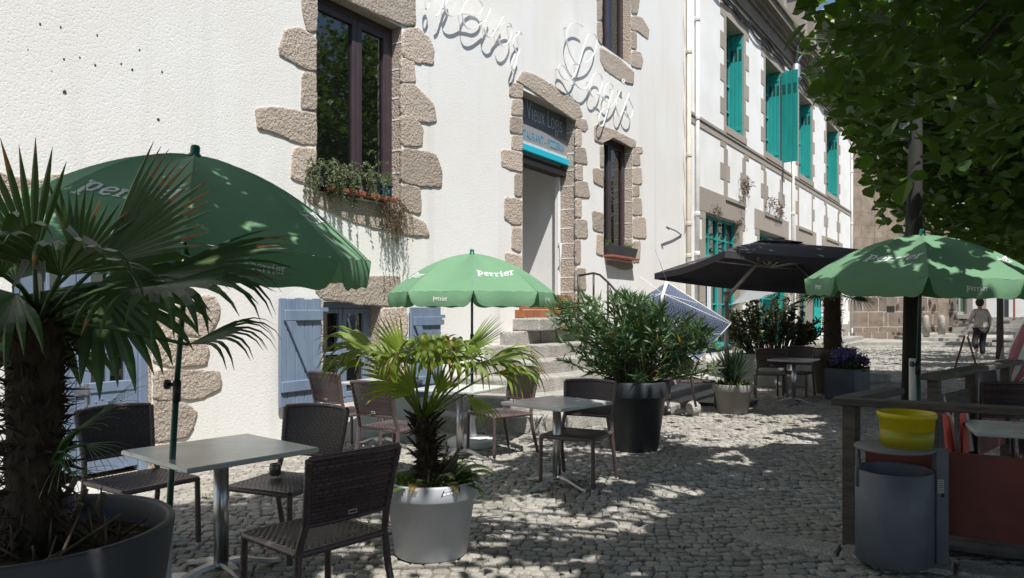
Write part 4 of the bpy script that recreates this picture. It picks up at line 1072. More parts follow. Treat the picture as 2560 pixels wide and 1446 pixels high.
# near sprigs that hang into the top of the view
# lamp post -----------------------------------------------------------
t_ = 7.5; pb = atT(2274, 780, t_); ptop = atT(2291, 780, t_)
lp = thing("lamp_post", "dark round lamp post with a pale sleeve low down behind the timber rail", "lamp post", (pb.x, pb.y, 0))
zt = 1.5 + (780 - 250) / F * t_
q = MB(); q.tube([(pb.x, pb.y, 0), pb.lerp(ptop, .55) * 1 + Vector((0, 0, .6)), (ptop.x, ptop.y, zt)], [.088, .08, .055], 16); obj("post", q, m_post, lp)
hd = atT(2380, 215, t_); q = MB(); q.lathe([(.0, .07), (.10, .065), (.19, .03), (.2, 0), (.19, -.02), (.16, -.022)], hd, 24); obj("lamp_head", q, m_post, lp)
q = MB(); q.box(hd + Vector((0, 0, -.024)), (.14, .07, .012)); obj("lamp_lens", q, mat("lens", (.35, .35, .34), .3), lp)
q = MB(); q.tube([(ptop.x, ptop.y, zt - .1), hd + Vector((0, 0, .03))], .025, 8); obj("arm", q, m_post, lp)
bp_ = atT(2262, 330, t_); q = MB(); q.box(bp_, (.07, .09, .17), bev=.01); obj("control_box", q, m_bin, lp)
sp = atT(2284, 780, t_ - .09); q = MB(); q.tube([(sp.x, sp.y, .3), (sp.x, sp.y, 1.5 - (895 - 780) / F * t_)], .042, 10); obj("sleeve", q, m_beige, lp)
# ================================================================== chairs
def weave(mb, fn, rows, cols, amp=.0028, w=.46):
    """horizontal strands passing over and under upright canes; fn(u,v)->(point, normal)"""
    n = cols * 2
    for r in range(rows):
        v0, v1 = (r + .5 - w) / rows, (r + .5 + w) / rows; vs = []
        for i in range(n + 1):
            u = i / n; o = amp * math.cos(math.pi * (i + r * 1.0)) if True else 0
            o = amp * math.cos(math.pi * i / 1 + math.pi * r) if i % 1 == 0 else 0
            a, na = fn(u, v0); b, nb = fn(u, v1); m, nm = fn(u, (v0 + v1) / 2)
            vs += [a + na * (o - .0016), m + nm * (o + .0012), b + nb * (o - .0016)]
        fs = []
        for i in range(n):
            for k in range(2): fs.append((i * 3 + k, i * 3 + 3 + k, i * 3 + 4 + k, i * 3 + 1 + k))
        mb.add(vs, fs, 0, True)
def wrapped(mb, pts, r, pitch=.012):
    """a frame tube bound with cane"""
    P = [Vector(p) for p in pts]; out = []; rs = []
    for i in range(len(P) - 1):
        n = max(2, int((P[i + 1] - P[i]).length / pitch))
        for k in range(n): out.append(P[i].lerp(P[i + 1], k / n)); rs.append(r * (1.0 if len(out) % 2 else 1.13))
    out.append(P[-1]); rs.append(r); mb.tube(out, rs, 8)
def make_chair(label, group):
    t = thing("rattan_chair", label, "chair", group=group)
    sw, sd, sh = .235, .23, .45
    def seat(u, v):
        x = (u - .5) * 2 * sw; y = (v - .5) * 2 * sd; e = max(abs(u - .5) * 2, abs(v - .5) * 2)
        return Vector((x, y, sh - .004 * (1 - e * e) * 2 + .0)), Vector((0, 0, 1))
    mb = MB(); weave(mb, seat, 22, 14, .003)
    mb.box((0, 0, sh - .012), (sw * 2 - .02, sd * 2 - .02, .014), mi=1)
    for s in (-1, 1): wrapped(mb, [(s * sw, -sd, sh - .016), (s * sw, sd, sh - .016)], .017)
    for s in (-1, 1): wrapped(mb, [(-sw, s * sd, sh - .016), (sw, s * sd, sh - .016)], .017)
    obj("seat", mb, [m_rattan, m_rattan_d], t)
    def back(u, v):            # v 0 foot .. 1 top
        x = (u - .5) * 2 * (sw - .012 + .022 * v); z = .565 + .30 * v
        c = 1 - (2 * u - 1) ** 2
        y = -sd - .015 - .085 * (z - .45) / .42 - .055 * c * (.3 + .7 * v)
        return Vector((x, y, z + .012 * c * v)), Vector((0, -1, .2)).normalized()
    mb = MB(); weave(mb, back, 16, 13, .0048)
    mb.grid(lambda u, v: back(u, v)[0] + Vector((0, .003, 0)), 12, 6, 1)
    wrapped(mb, [back(u / 10, 1)[0] for u in range(11)], .0135); wrapped(mb, [back(u / 10, 0)[0] for u in range(11)], .011)
    obj("backrest", mb, [m_rattan, m_rattan_d], t)
    for s in (-1, 1):
        lf = MB(); wrapped(lf, [(s * sw, sd, sh - .01), (s * (sw + .002), sd + .003, .25), (s * (sw + .004), sd + .005, .03)], .0165)
        l = obj("leg", lf, m_rattan, t); f = MB(); f.lathe([(.0155, .001), (.0155, .035)], (s * (sw + .004), sd + .005, 0), 10); q = obj("foot_cap", f, m_foot, t); q.parent = l
        top = back(0 if s < 0 else 1, 1)[0]; mid = back(0 if s < 0 else 1, 0)[0]
        lf = MB(); wrapped(lf, [top, mid, (s * (sw + .002), -sd - .006, sh), (s * (sw + .012), -sd - .02, .28), (s * (sw + .02), -sd - .085, .03)], .0165)
        l = obj("leg", lf, m_rattan, t); f = MB(); f.lathe([(.0155, .001), (.0155, .035)], (s * (sw + .02), -sd - .088, 0), 10); q = obj("foot_cap", f, m_foot, t); q.parent = l
    tg = MB(); c, nn = back(.5, .09); tg.box(c + nn * .010, (.046, .004, .02)); tg.box(c + nn * .0125, (.036, .002, .010), mi=1)
    obj("maker_tag", tg, [m_foot, m_rattan_d], t)
    return t
GC = "brown rattan chairs on the terrace"
first = make_chair("brown rattan chair in the foreground seen from behind, left of the pale grey pot", GC)
used = []
def chair(u, v, face, label, z=0.0, t=None):
    p = atZ(u, v, .45 + z) if t is None else atT(u, HV, t); p.z = z
    d = cvec(*face); rz = math.atan2(d.y, d.x) - math.pi / 2
    if not used: used.append(1); first.location = p; first.rotation_euler = (0, 0, rz); return first
    return dup(first, p, rz, label)
chair(786, 1326, (-.74, .66), "")
chair(355, 1196, (.82, -.57), "brown rattan chair in front of the blue double door, half behind the palm")
chair(708, 1203, (-.38, -.92), "brown rattan chair with the smoked glass jar on its seat")
chair(872, 1026, (.62, .78), "brown rattan chair nearest the open blue shutter, back to the viewer")
chair(990, 1062, (.55, .84), "brown rattan chair behind the lit palm trunk, second from the open shutter")
chair(1248, 1030, (-.80, -.60), "brown rattan chair in front of the granite stair, turned to the left")
chair(1442, 1082, (-.45, -.89), "brown rattan chair right of the single table, beside the charcoal oleander pot")
chair(1925, 932, (.25, .97), "dark rattan chair seen from behind under the black parasol")
chair(1988, 930, (-.55, -.8), "dark rattan chair half hidden behind the far table under the black parasol")
chair(1732, 950, (.8, .5), "dark rattan chair behind the oleander, on the left under the blue parasol", z=.0)
chair(1668, 942, (-.5, .85), "dark rattan chair mostly hidden by the oleander bush", z=.12)
chair(2490, 1064, (.20, .98), "dark rattan chair on the deck, its woven back just over the timber rail")
chair(2530, 1010, (-.3, -.95), "dark rattan chair on the deck facing the viewer, behind the first one")

# ================================================================== tables
def make_table(label, group, S=.7):
    t = thing("cafe_table", label, "table", group=group); h = S / 2
    q = MB(); q.box((0, 0, .715), (S, S, .028), bev=.009); q.box((0, 0, .695), (S * .62, S * .62, .012)); obj("tabletop", q, m_top, t)
    q = MB(); q.tube([(0, 0, .07), (0, 0, .70)], .037, 20); q.lathe([(.037, .06), (.048, .075), (.048, .09), (.038, .10)], (0, 0, 0), 20); obj("column", q, m_steel, t)
    for k in range(4):
        a = k * math.pi / 2; c, s = math.cos(a), math.sin(a); q = MB()
        prof = [(.02, .10, .030), (.07, .098, .028), (.14, .085, .025), (.22, .055, .022), (.29, .032, .021), (.335, .026, .02)]
        vs = []
        for r, z, w in prof:
            for x, zz in ((-w, z - .02), (w, z - .02), (w * .8, z), (-w * .8, z)): vs.append((c * r - s * x, s * r + c * x, zz))
        fs = [(i * 4 + k_, i * 4 + (k_ + 1) % 4, i * 4 + 4 + (k_ + 1) % 4, i * 4 + 4 + k_) for i in range(5) for k_ in range(4)] + [(3, 2, 1, 0), (20, 21, 22, 23)]
        q.add(vs, fs); f = obj("foot", q, m_alu, t, fix=True)
        p_ = MB(); p_.lathe([(.018, 0), (.016, .01), (.012, .014)], (c * .32, s * .32, 0), 10); o = obj("glide", p_, m_black, t); o.parent = f
    return t
GT = "square cafe tables"
tb = make_table("square table with a grey marbled top in the left foreground", GT)
tdir = cvec(.647, .762); trz = math.atan2(tdir.y, tdir.x)
p = atZ(553, 1122, .73); p.z = 0; tb.location = p; tb.rotation_euler = (0, 0, trz); tb.scale = (1.1, 1.1, 1)
def table(u, v, label, da=0, z=0, sc=1):
    p = atZ(u, v, .73 + z); p.z = z; o = dup(tb, p, trz + da, label); o.scale = (sc, sc, 1); return o
table(1392, 1004, "square table with a pale marbled top standing alone before the charcoal oleander pot", -.06, 0, .98)
table(955, 952, "small table with a sunlit pale top under the low window", .25, 0, .95)
table(1150, 968, "sunlit pale topped table behind the young palm, under the middle green umbrella", .25, 0, 1)
table(1985, 898, "small grey table under the black parasol", .1, 0, .95)
table(2560, 1070, "steel legged table on the red panelled deck at the right edge", .3, .02, .9)
# jar on the chair seat
c = atZ(688, 1189, .462); jr = thing("candle_jar", "small smoked glass candle jar left on a rattan chair seat", "jar", c)
q = MB(); q.lathe([(.026, 0), (.036, .008), (.037, .05), (.033, .062), (.034, .075), (.030, .075), (.029, .06)], c, 18); obj("glass", q, m_jar, jr)
q = MB(); q.lathe([(.030, .008), (.030, .03), (0, .03)], c + Vector((0, 0, .0)), 14); obj("candle", q, m_wax, jr)

# ================================================================== green umbrellas
LET = {'p': (.98, [([(.0, .93), (.27, .97), (.27, -.55)], .25), ([(.05, -.55), (.55, -.55)], .13), ([(.27, .72), (.48, .97), (.70, .93), (.77, .55), (.68, .12), (.48, .03), (.27, .22)], .2)]),
       'e': (.88, [([(.14, .44), (.72, .60), (.70, .86), (.48, 1.0), (.22, .88), (.12, .48), (.24, .10), (.50, .02), (.74, .2)], .19)]),
       'r': (.78, [([(.0, .93), (.25, .97), (.25, .06)], .24), ([(.05, .03), (.5, .03)], .12), ([(.27, .70), (.45, .97), (.66, .90)], .2)]),
       'i': (.55, [([(.0, .93), (.25, .97), (.25, .06)], .24), ([(.05, .03), (.5, .03)], .12), ([(.15, 1.33), (.37, 1.36)], .2)])}
def word_strips(word):
    """the word as short quads in letter space, x from 0 to the word's width"""
    out = []; x = 0
    for ch_ in word:
        adv, strokes = LET[ch_]
        for pts, w in strokes:
            P = [Vector((a + x, b)) for a, b in pts]
            Q = []
            for i in range(len(P) - 1):
                for k in range(3): Q.append(P[i].lerp(P[i + 1], k / 3))
            Q.append(P[-1]); P = Q; L_, R_ = [], []
            for i in range(len(P)):
                d = (P[min(i + 1, len(P) - 1)] - P[max(i - 1, 0)]).normalized(); n = Vector((-d.y, d.x)) * w / 2
                L_.append(P[i] + n); R_.append(P[i] - n)
            for i in range(len(P) - 1): out.append((L_[i], L_[i + 1], R_[i + 1], R_[i]))
        x += adv
    return out, x
def umbrella(label, loc, joint_z, tilt, spin, joint=True, R_=.94, H=.50, pole_top=2.3, lean=(0, 0)):
    """tilt = world vector of the upper pole; the canopy sits on top of it"""
    t = thing("green_umbrella", label, "umbrella", loc, 0, "green drinks umbrellas on the terrace")
    up = Vector(tilt).normalized(); xr = Vector((1, 0, 0)); xr = (xr - up * xr.dot(up)).normalized(); yr = up.cross(xr)
    Lu = pole_top - joint_z; J = Vector((lean[0], lean[1], joint_z)); T = J + up * Lu; O = T - up * H     # O = centre of the rim
    Rm = Matrix((xr, yr, up)).transposed() @ Matrix.Rotation(spin, 3, 'Z')
    Wd = lambda p: O + Rm @ Vector(p)
    q = MB(); q.tube([(0, 0, .12), J], .0165, 12); q.tube([J, T], .0145, 12); obj("pole", q, m_green_in, t, world=False)
    q = MB(); q.tube([J - Vector((0, 0, .06)), J + up * .05], .021, 12)
    if joint:
        sdv = -RT * .04; q.tube([J + sdv * .2 + up * .03, J + sdv * 1.1 + up * .03], .010, 8); q.tube([J + sdv * 1.0 + up * .03, J + sdv * 1.5 + up * .03], .026, 14)
    obj("tilt_joint", q, m_black, t, world=False)
    q = MB(); q.lathe([(.045, -.012), (.036, .0), (.024, .012), (.024, .04), (.018, .052), (0, .056)], (0, 0, 0), 16)
    q.v = [tuple(T + Rm @ Vector(v)) for v in q.v]; obj("finial", q, m_green_cap, t, world=False)
    NG = 8
    def cp(g, s, r):     # gore g, s across, r outwards 0..1
        a0, a1 = g * 2 * math.pi / NG, (g + 1) * 2 * math.pi / NG
        c = Vector((math.cos(a0) * (1 - s) + math.cos(a1) * s, math.sin(a0) * (1 - s) + math.sin(a1) * s, 0)) * R_ * r
        sag = .042 * math.sin(math.pi * s) * math.sin(math.pi * min(1, r * 1.0)) ** .8
        return Vector((c.x, c.y, H * (1 - r ** 1.85) - sag + .006 * math.sin(s * 19 + g) * r ** 6))
    q = MB()
    for g in range(NG): q.grid(lambda u, v: Wd(cp(g, u, max(v, .01))), 8, 12, 0)
    ca = obj("canopy", q, m_green, t, world=False)
    def fl(g, s, d):     # hanging flap
        p_ = cp(g, s, 1.0); a = (g + .5) * 2 * math.pi / NG; o = Vector((math.cos(a), math.sin(a), 0))
        e = min(s, 1 - s) / .16; ln = .155 * (math.sqrt(max(0, 1 - (1 - min(1, e)) ** 2)) * .9 + .1)
        return p_ + Vector((0, 0, -ln * d)) + o * (.018 * math.sin(d * 2.2) + .008 * math.sin(s * 9 + g * 2) * d)
    for g in range(NG):
        q = MB(); q.grid(lambda u, v: Wd(fl(g, u, v)), 22, 5, 0); obj("valance_flap", q, m_green, t, world=False)
        strips, wl = word_strips("perrier")
        q = MB()
        if g % 2 == 0:
            h = .078; W_ = wl * h
            def mp(x, y):
                y2 = y * h; r = .735 - y2 * .88; ch_ = 2 * R_ * r * math.sin(math.pi / NG)
                s = .5 + (x * h - W_ / 2 + y2 * .25) / ch_; e = 1e-3
                s = 1 - (1 - s)
                c = cp(g, s, r); n = (cp(g, s + e, r) - c).cross(cp(g, s, r + e) - c).normalized()
                if n.z < 0: n = -n
                return Wd(c + n * .004)
        else:
            h = .029; W_ = wl * h
            def mp(x, y):
                ch_ = 2 * R_ * math.sin(math.pi / NG); s = .5 + (x * h - W_ / 2) / ch_
                d = .60 - y * h / .155
                a = (g + .5) * 2 * math.pi / NG
                return Wd(fl(g, s, d) + Vector((math.cos(a), math.sin(a), 0)) * .004)
        for s_ in strips: q.add([mp(v.x, v.y) for v in s_], [(0, 1, 2, 3)], 0, True)
        # read from outside, left to right
        obj("lettering", q, m_print, t, world=False)
    for g in range(NG):
        q = MB(); q.tube([Wd(cp(g, 0, k / 8) + Vector((0, 0, -.012))) for k in range(1, 9)], .005, 5, 0); obj("rib", q, m_green_in, t, world=False)
        q = MB(); q.tube([O + Rm @ Vector((0, 0, .10)), Wd(cp(g, 0, .5) + Vector((0, 0, -.012)))], .004, 5, 0); obj("strut", q, m_green_in, t, world=False)
    return t
camang = lambda p: math.atan2(CAM.y - p.y, CAM.x - p.x)
# left one, leaning a little towards us and to the right
pl = atT(414, HV, 3.95); pl.z = 0
J1 = atT(441, HV, 3.95); J1.z = 0
tl = RT * .10 - FW * .05 + Vector((0, 0, 1))
umbrella("large green umbrella tilted over the foreground table, mostly in tree shade", pl, 1.09, tl, camang(pl) + rad(-2) + rad(45), True, .94, .45, 2.315, (J1 - pl)[:2])
pc = atT(1180, HV, 8.45); pc.z = 0
umbrella("bright sunlit green umbrella before the low window, standing in a white base", pc, 1.2, (0, 0, 1), camang(pc) + rad(1), False, .93, .44, 2.15)
pr_ = atT(2294, HV, 6.75); pr_.z = 0; tr_ = RT * .02 - FW * .03 + Vector((0, 0, 1))
umbrella("green umbrella with leaf shadows on it, over the timber rail at the right", pr_, 1.0, tr_, camang(pr_) + rad(-2) - math.pi / 4 + rad(5), True, .95, .40, 2.185)
# umbrella feet
q = MB(); q.lathe([(.27, 0), (.275, .02), (.275, .065), (.255, .08), (.20, .084), (.195, .095), (.06, .10)], pc, 32); q.lathe([(.055, .10), (.045, .16), (.036, .25), (.030, .30), (.042, .32), (.048, .33), (.048, .39), (.030, .39)], pc, 16)
tag(obj("umbrella_base", q, mat("white_plastic", (.60, .61, .62), .45)), "round white umbrella base with a turned stem under the lit umbrella", "umbrella base")
q = MB(); q.lathe([(.24, 0), (.24, .05), (.06, .07)], pl, 28); q.lathe([(.030, .07), (.028, .28), (.040, .29), (.040, .345), (.026, .345)], pl, 16); q.tube([pl + RT * .03 + Vector((0, 0, .31)), pl + RT * .085 + Vector((0, 0, .31))], .012, 8)
tag(obj("umbrella_base", q, mat("pale_socket", (.50, .56, .57), .45)), "pale umbrella socket at the foot of the foreground umbrella pole", "umbrella base")
q = MB(); q.lathe([(.25, 0), (.25, .06), (.06, .08), (.03, .09), (.03, .35)], pr_, 24); tag(obj("umbrella_base", q, m_black), "dark umbrella base behind the timber rail beside the lamp post", "umbrella base")
c = atZ(1766, 968, .1); c.z = 0; q = MB(); q.lathe([(.26, 0), (.26, .06), (.2, .08), (.04, .1), (.035, .35)], c, 24); tag(obj("umbrella_base", q, mat("white_plastic_far", (.55, .55, .55), .5)), "white umbrella base behind the grey yucca pot", "umbrella base")

# black cantilever parasol ---------------------------------------------
pp = atT(1816, HV, 12.2)
ct = thing("cantilever_parasol", "large square black cantilever parasol on a taupe side mast", "parasol", (pp.x, pp.y, 0))
cn = [atT(1636, 684, 12.8), atT(1812, 627, 10.6), atT(2300, 646, 11.2), atT(2056, 722, 13.4)]
apx = atT(1925, 603, 12.0)
q = MB(); hub = .12
for k in range(4):
    a, b = cn[k], cn[(k + 1) % 4]
    def fn(u, v):
        e = a.lerp(b, u); p = apx.lerp(e, .16 + .84 * v); p.z += .03 * math.sin(math.pi * v) - .05 * math.sin(math.pi * u) * v * v
        return p
    q.grid(fn, 10, 8)
    q.grid(lambda u, v: fn(u, 1) + Vector((0, 0, -.10 * v)), 10, 1)
obj("canopy", q, m_black_canvas, ct)
q = MB()
for k in range(4):
    a, b = cn[k], cn[(k + 1) % 4]
    q.grid(lambda u, v: (apx + Vector((0, 0, .06))).lerp(a.lerp(b, u), .24 * v), 4, 3)
obj("vent_cap", q, m_black_canvas, ct)
q = MB(); hb0 = apx + Vector((0, 0, -.42))
q.tube([apx, hb0], .03, 10)
for k in range(4):
    e = apx.lerp(cn[k], .98); e.z -= .02; q.tube([apx + Vector((0, 0, -.08)), apx.lerp(cn[k], .5) + Vector((0, 0, .0)), e], .014, 6)
    m_ = apx.lerp((cn[k] + cn[(k + 1) % 4]) / 2, .97) + Vector((0, 0, -.03)); q.tube([apx + Vector((0, 0, -.08)), m_], .014, 6)
    q.tube([hb0, apx.lerp(cn[k], .52) + Vector((0, 0, -.03))], .014, 6); q.tube([hb0, apx.lerp((cn[k] + cn[(k + 1) % 4]) / 2, .5) + Vector((0, 0, -.03))], .014, 6)
obj("ribs", q, m_taupe, ct)
q = MB(); mt = Vector((pp.x, pp.y, 1.5 + 40 / F * 12.4)); q.tube([(pp.x, pp.y, .05), mt], .036, 12); obj("mast", q, m_taupe, ct)
q = MB(); q.tube([mt + Vector((0, 0, -.05)), mt.lerp(apx + Vector((0, 0, -.12)), .93)], .032, 10); q.tube([mt + Vector((0, 0, -.1)), mt + Vector((0, 0, .06))], .048, 12); obj("arm", q, m_taupe, ct)
q = MB(); q.box((pp.x, pp.y, .03), (.8, .8, .06), bev=.01); obj("foot_plate", q, m_black, ct)

# blue patterned parasol -------------------------------------------------
def scales_mat():
    m = mat("blue_scale_print", (.05, .075, .20), .85); n, l, b = nodes_of(m)
    uv = n.new("ShaderNodeUVMap"); sep = n.new("ShaderNodeSeparateXYZ"); l.new(uv.outputs[0], sep.inputs[0])
    def M_(op, a, b_=None, c_=None):
        k = n.new("ShaderNodeMath"); k.operation = op
        for i, x in enumerate((a, b_, c_)):
            if x is None: continue
            if isinstance(x, (int, float)): k.inputs[i].default_value = x
            else: l.new(x, k.inputs[i])
        return k.outputs[0]
    U, V = sep.outputs[0], sep.outputs[1]
    res = None
    # overlapping half rings: the row in front wins
    for row in range(3):
        sv = M_('SUBTRACT', M_('FRACT', V), 0.0)
        base = M_('SUBTRACT', M_('FLOOR', V), float(row) - 0.0)
        par = M_('MULTIPLY', M_('FRACT', M_('MULTIPLY', base, .5)), 1.0)
        x = M_('SUBTRACT', M_('FRACT', M_('ADD', U, par)), .5)
        y = M_('MULTIPLY', M_('SUBTRACT', V, base), .5)
        d = M_('MULTIPLY', M_('SQRT', M_('ADD', M_('MULTIPLY', x, x), M_('MULTIPLY', y, y))), 2.0)
        ins = M_('LESS_THAN', d, 1.0)
        ringv = M_('LESS_THAN', M_('FRACT', M_('ADD', M_('MULTIPLY', d, 3.6), .15)), .36)
        val = ringv if res is None else None
        if res is None: res = (ins, ringv)
        else:
            pin, pv = res
            v_ = M_('ADD', M_('MULTIPLY', pv, pin), M_('MULTIPLY', ringv, M_('SUBTRACT', 1.0, pin)))
            i_ = M_('MAXIMUM', pin, ins); res = (i_, v_)
    mx = n.new("ShaderNodeMix"); mx.data_type = 'RGBA'; l.new(res[1], mx.inputs[0]); mx.inputs[6].default_value = (.17, .24, .45, 1); mx.inputs[7].default_value = (.62, .68, .78, 1)
    l.new(mx.outputs[2], b.inputs["Base Color"])
    tr = n.new("ShaderNodeBsdfTranslucent"); ms = n.new("ShaderNodeMixShader"); ms.inputs[0].default_value = .3
    l.new(mx.outputs[2], tr.inputs[0]); l.new(b.outputs[0], ms.inputs[1]); l.new(tr.outputs[0], ms.inputs[2]); l.new(ms.outputs[0], n["Material Output"].inputs[0])
    return m
bt = 10.3
B_ = [atT(1667, 706, 10.3), atT(1828, 808, 10.0), atT(1740, 905, 10.4), atT(1570, 768, 10.9)]
bs = thing("blue_parasol", "blue parasol printed with white scale rings, tipped on its side behind the oleander", "parasol", (B_[2].x, B_[2].y, 0))
cen = sum(B_, Vector()) / 4; nrm = (B_[1] - B_[0]).cross(B_[3] - B_[0]).normalized()
if nrm.dot(FW) > 0: nrm = -nrm
me_b = MB(); NU = 14
def bfn(u, v):
    p = B_[0].lerp(B_[1], u).lerp(B_[3].lerp(B_[2], u), v)
    return p - nrm * .22 * (math.sin(math.pi * u) * math.sin(math.pi * v)) ** .7
me_b.grid(bfn, NU, NU); bo = obj("canopy", me_b, scales_mat(), bs)
uvl = bo.data.uv_layers.new(name="UVMap"); k_ = 0
for pol in bo.data.polygons:
    for li in pol.loop_indices:
        vi = bo.data.loops[li].vertex_index; i, j = vi % (NU + 1), vi // (NU + 1); uvl.data[li].uv = (i / NU * 5.0, -j / NU * 9 + 18)
q = MB()
for a, b in ((0, 1), (1, 2), (2, 3), (3, 0)): q.tube([B_[a], B_[b]], .006, 5)
obj("hem", q, m_white_metal, bs)
hubp = atT(1656, 734, 10.15)
q = MB(); q.tube([atT(1667, 706, 10.25), atT(1650, 760, 10.1)], .022, 8); q.tube([atT(1650, 758, 10.1), atT(1640, 800, 10.0)], .014, 8)
for e in (B_[0], B_[1], B_[3], (B_[0] + B_[1]) / 2, (B_[0] + B_[3]) / 2, atT(1600, 688, 10.4)): q.tube([hubp, e + nrm * .03], .004, 4)
obj("frame", q, m_white_metal, bs)
q = MB(); q.tube([atT(1640, 800, 10.0), atT(1690, 960, 10.3)], .016, 8); obj("pole", q, m_white_metal, bs)
q = MB(); q.tube([atT(1638, 624, 10.3), atT(1668, 706, 10.3)], .004, 4); obj("spike", q, m_zinc, bs)
# pale grey parasol edge behind the shrub
g_ = [atT(1828, 762, 14.6), atT(1888, 702, 15.2), atT(1960, 712, 14.2), atT(1905, 745, 13.6)]
gs = thing("grey_parasol", "pale grey parasol hanging low behind the dark shrub", "parasol", (g_[0].x, g_[0].y, 0))
q = MB(); q.grid(lambda u, v: g_[0].lerp(g_[1], u).lerp(g_[3].lerp(g_[2], u), v) + Vector((0, 0, -.05 * math.sin(math.pi * u))), 8, 5); q.add([g_[0], g_[1], g_[1] + Vector((0, 0, -.12)), g_[0] + Vector((0, 0, -.12))], [(0, 1, 2, 3)])
obj("canopy", q, mat("pale_canvas", (.36, .39, .40), .85, trans=.3), gs)
q = MB(); q.tube([(g_[1].x, g_[1].y, 0), g_[1]], .015, 6); obj("pole", q, m_white_metal, gs)

# ================================================================== pots and plants
def round_pot(name, label, c, r0, r1, h, m, band=.0, soil=.06, lip=.03):
    t = thing(name, label, "plant pot", c)
    pr = [(r0, 0), (r0 + .01, .012)]
    if band: pr += [(r1 - .035, h - band - .006), (r1 - .01, h - band), (r1, h - band + .015)]
    pr += [(r1, h - .01), (r1 - .006, h), (r1 - lip, h), (r1 - lip - .008, h - .012), (r1 - lip - .02, h - soil - .03)]
    q = MB(); q.lathe(pr, c, 48); q.f.pop(); q.m.pop(); q.sm.pop(); obj("pot", q, m, t)
    q = MB(); rs = r1 - lip - .012
    def so_(u, v):
        a = u * 2 * math.pi; rr = rs * v; n_ = noise.noise(Vector((math.cos(a) * rr * 9 + c.x, math.sin(a) * rr * 9, 1)))
        return c + Vector((math.cos(a) * rr, math.sin(a) * rr, h - soil + .02 * n_ * (1 - v ** 4) + .025 * (1 - v)))
    q.grid(so_, 40, 8); obj("soil", q, m_soil, t)
    return t
def fan(mb, hub, d, n, Rr, ns=26, spread=3.6, droop=.5, split=.45, tipmat=None, wid=1.0, jag=.08, midfold=.0, seed=0):
    """one palmate leaf: pleated segments joined near the hub; d along the leaf, n its upper face"""
    hub = Vector(hub); d = Vector(d).normalized(); n = Vector(n); n = (n - d * n.dot(d)).normalized(); s = d.cross(n)
    da = spread / ns
    for k in range(ns):
        a = (k + .5 - ns / 2) * da; dd = d * math.cos(a) + s * math.sin(a)
        dd = (dd + n * (.16 + .10 * math.cos(a))).normalized()
        sd_ = (s * math.cos(a) - d * math.sin(a)).normalized()
        L = Rr * (.80 + .20 * math.cos(a * .55)) * (1 + R.uniform(-jag, jag)); m = 8; br = R.uniform(.55, 1.25) * droop; brk = R.uniform(.5, .72)
        vs = []; fs = []; p = hub.copy(); cur = dd.copy()
        for j in range(m + 1):
            f = j / m; st = L / m
            if j:
                g_ = 0 if f < brk * .8 else br * (f - brk * .8) * 1.15
                cur = (cur + Vector((0, 0, -g_))).normalized(); p = p + cur * st
            wf = math.tan(da / 2) * f * L
            w = wf if f <= split else math.tan(da / 2) * split * L * (1 - ((f - split) / (1 - split)) ** 1.5) * 1.0
            w = max(w * wid, .0007)
            nn = sd_.cross(cur).normalized()
            if nn.dot(n) < 0 and f < .5: nn = -nn
            fold = w * .55
            vs += [p - sd_ * w - n * 0 + nn * 0, p + nn * fold, p + sd_ * w]
        for j in range(m):
            o = j * 3
            fs += [(o, o + 1, o + 4, o + 3), (o + 1, o + 2, o + 5, o + 4)]
        cut = len(fs)
        if tipmat is not None and R.random() < tipmat:
            nt = R.choice((2, 2, 4)); mb.add(vs, fs[:-nt], 0); o0 = len(mb.v) - len(vs)
            for f_ in fs[-nt:]: mb.f.append(tuple(i + o0 for i in f_)); mb.m.append(1); mb.sm.append(False)
        else: mb.add(vs, fs, 0)
def fibre_trunk(mb, a, b, r0, r1, n=420, L=.09, lumps=True, m2=0):
    a, b = Vector(a), Vector(b); pts = [a.lerp(b, k / 14) for k in range(15)]
    mb.tube(pts, [(r0 + (r1 - r0) * k / 14) * .86 * (1 + .06 * math.sin(k * 2.3)) for k in range(15)], 14)
    ax = (b - a).normalized(); x = ax.orthogonal().normalized(); y = ax.cross(x)
    for k in range(n):
        f = R.random(); t = R.uniform(0, 6.28); rr = (r0 + (r1 - r0) * f); o = x * math.cos(t) + y * math.sin(t); p = a.lerp(b, f) + o * rr * .8
        d = (o * R.uniform(.25, .9) + ax * R.uniform(-.9, .9) + Vector((R.gauss(0, .2), R.gauss(0, .2), 0))).normalized(); l_ = L * R.uniform(.4, 1.2); w = R.uniform(.004, .012); s = d.cross(o).normalized() * w
        mb.add([p - s, p + s, p + d * l_ + o * .008], [(0, 1, 2)], m2)
def frond(parent, base, hub, n, Rr, mats, d=None, **k):
    q = MB(); base, hub = Vector(base), Vector(hub); dv = Vector(d) if d is not None else (hub - base)
    mid = base.lerp(hub, .5) + Vector((0, 0, .02)); q.tube([base, mid, hub], [.010, .0075, .006], 6, 2)
    fan(q, hub, dv, n, Rr, **k); return obj("frond", q, mats, parent)
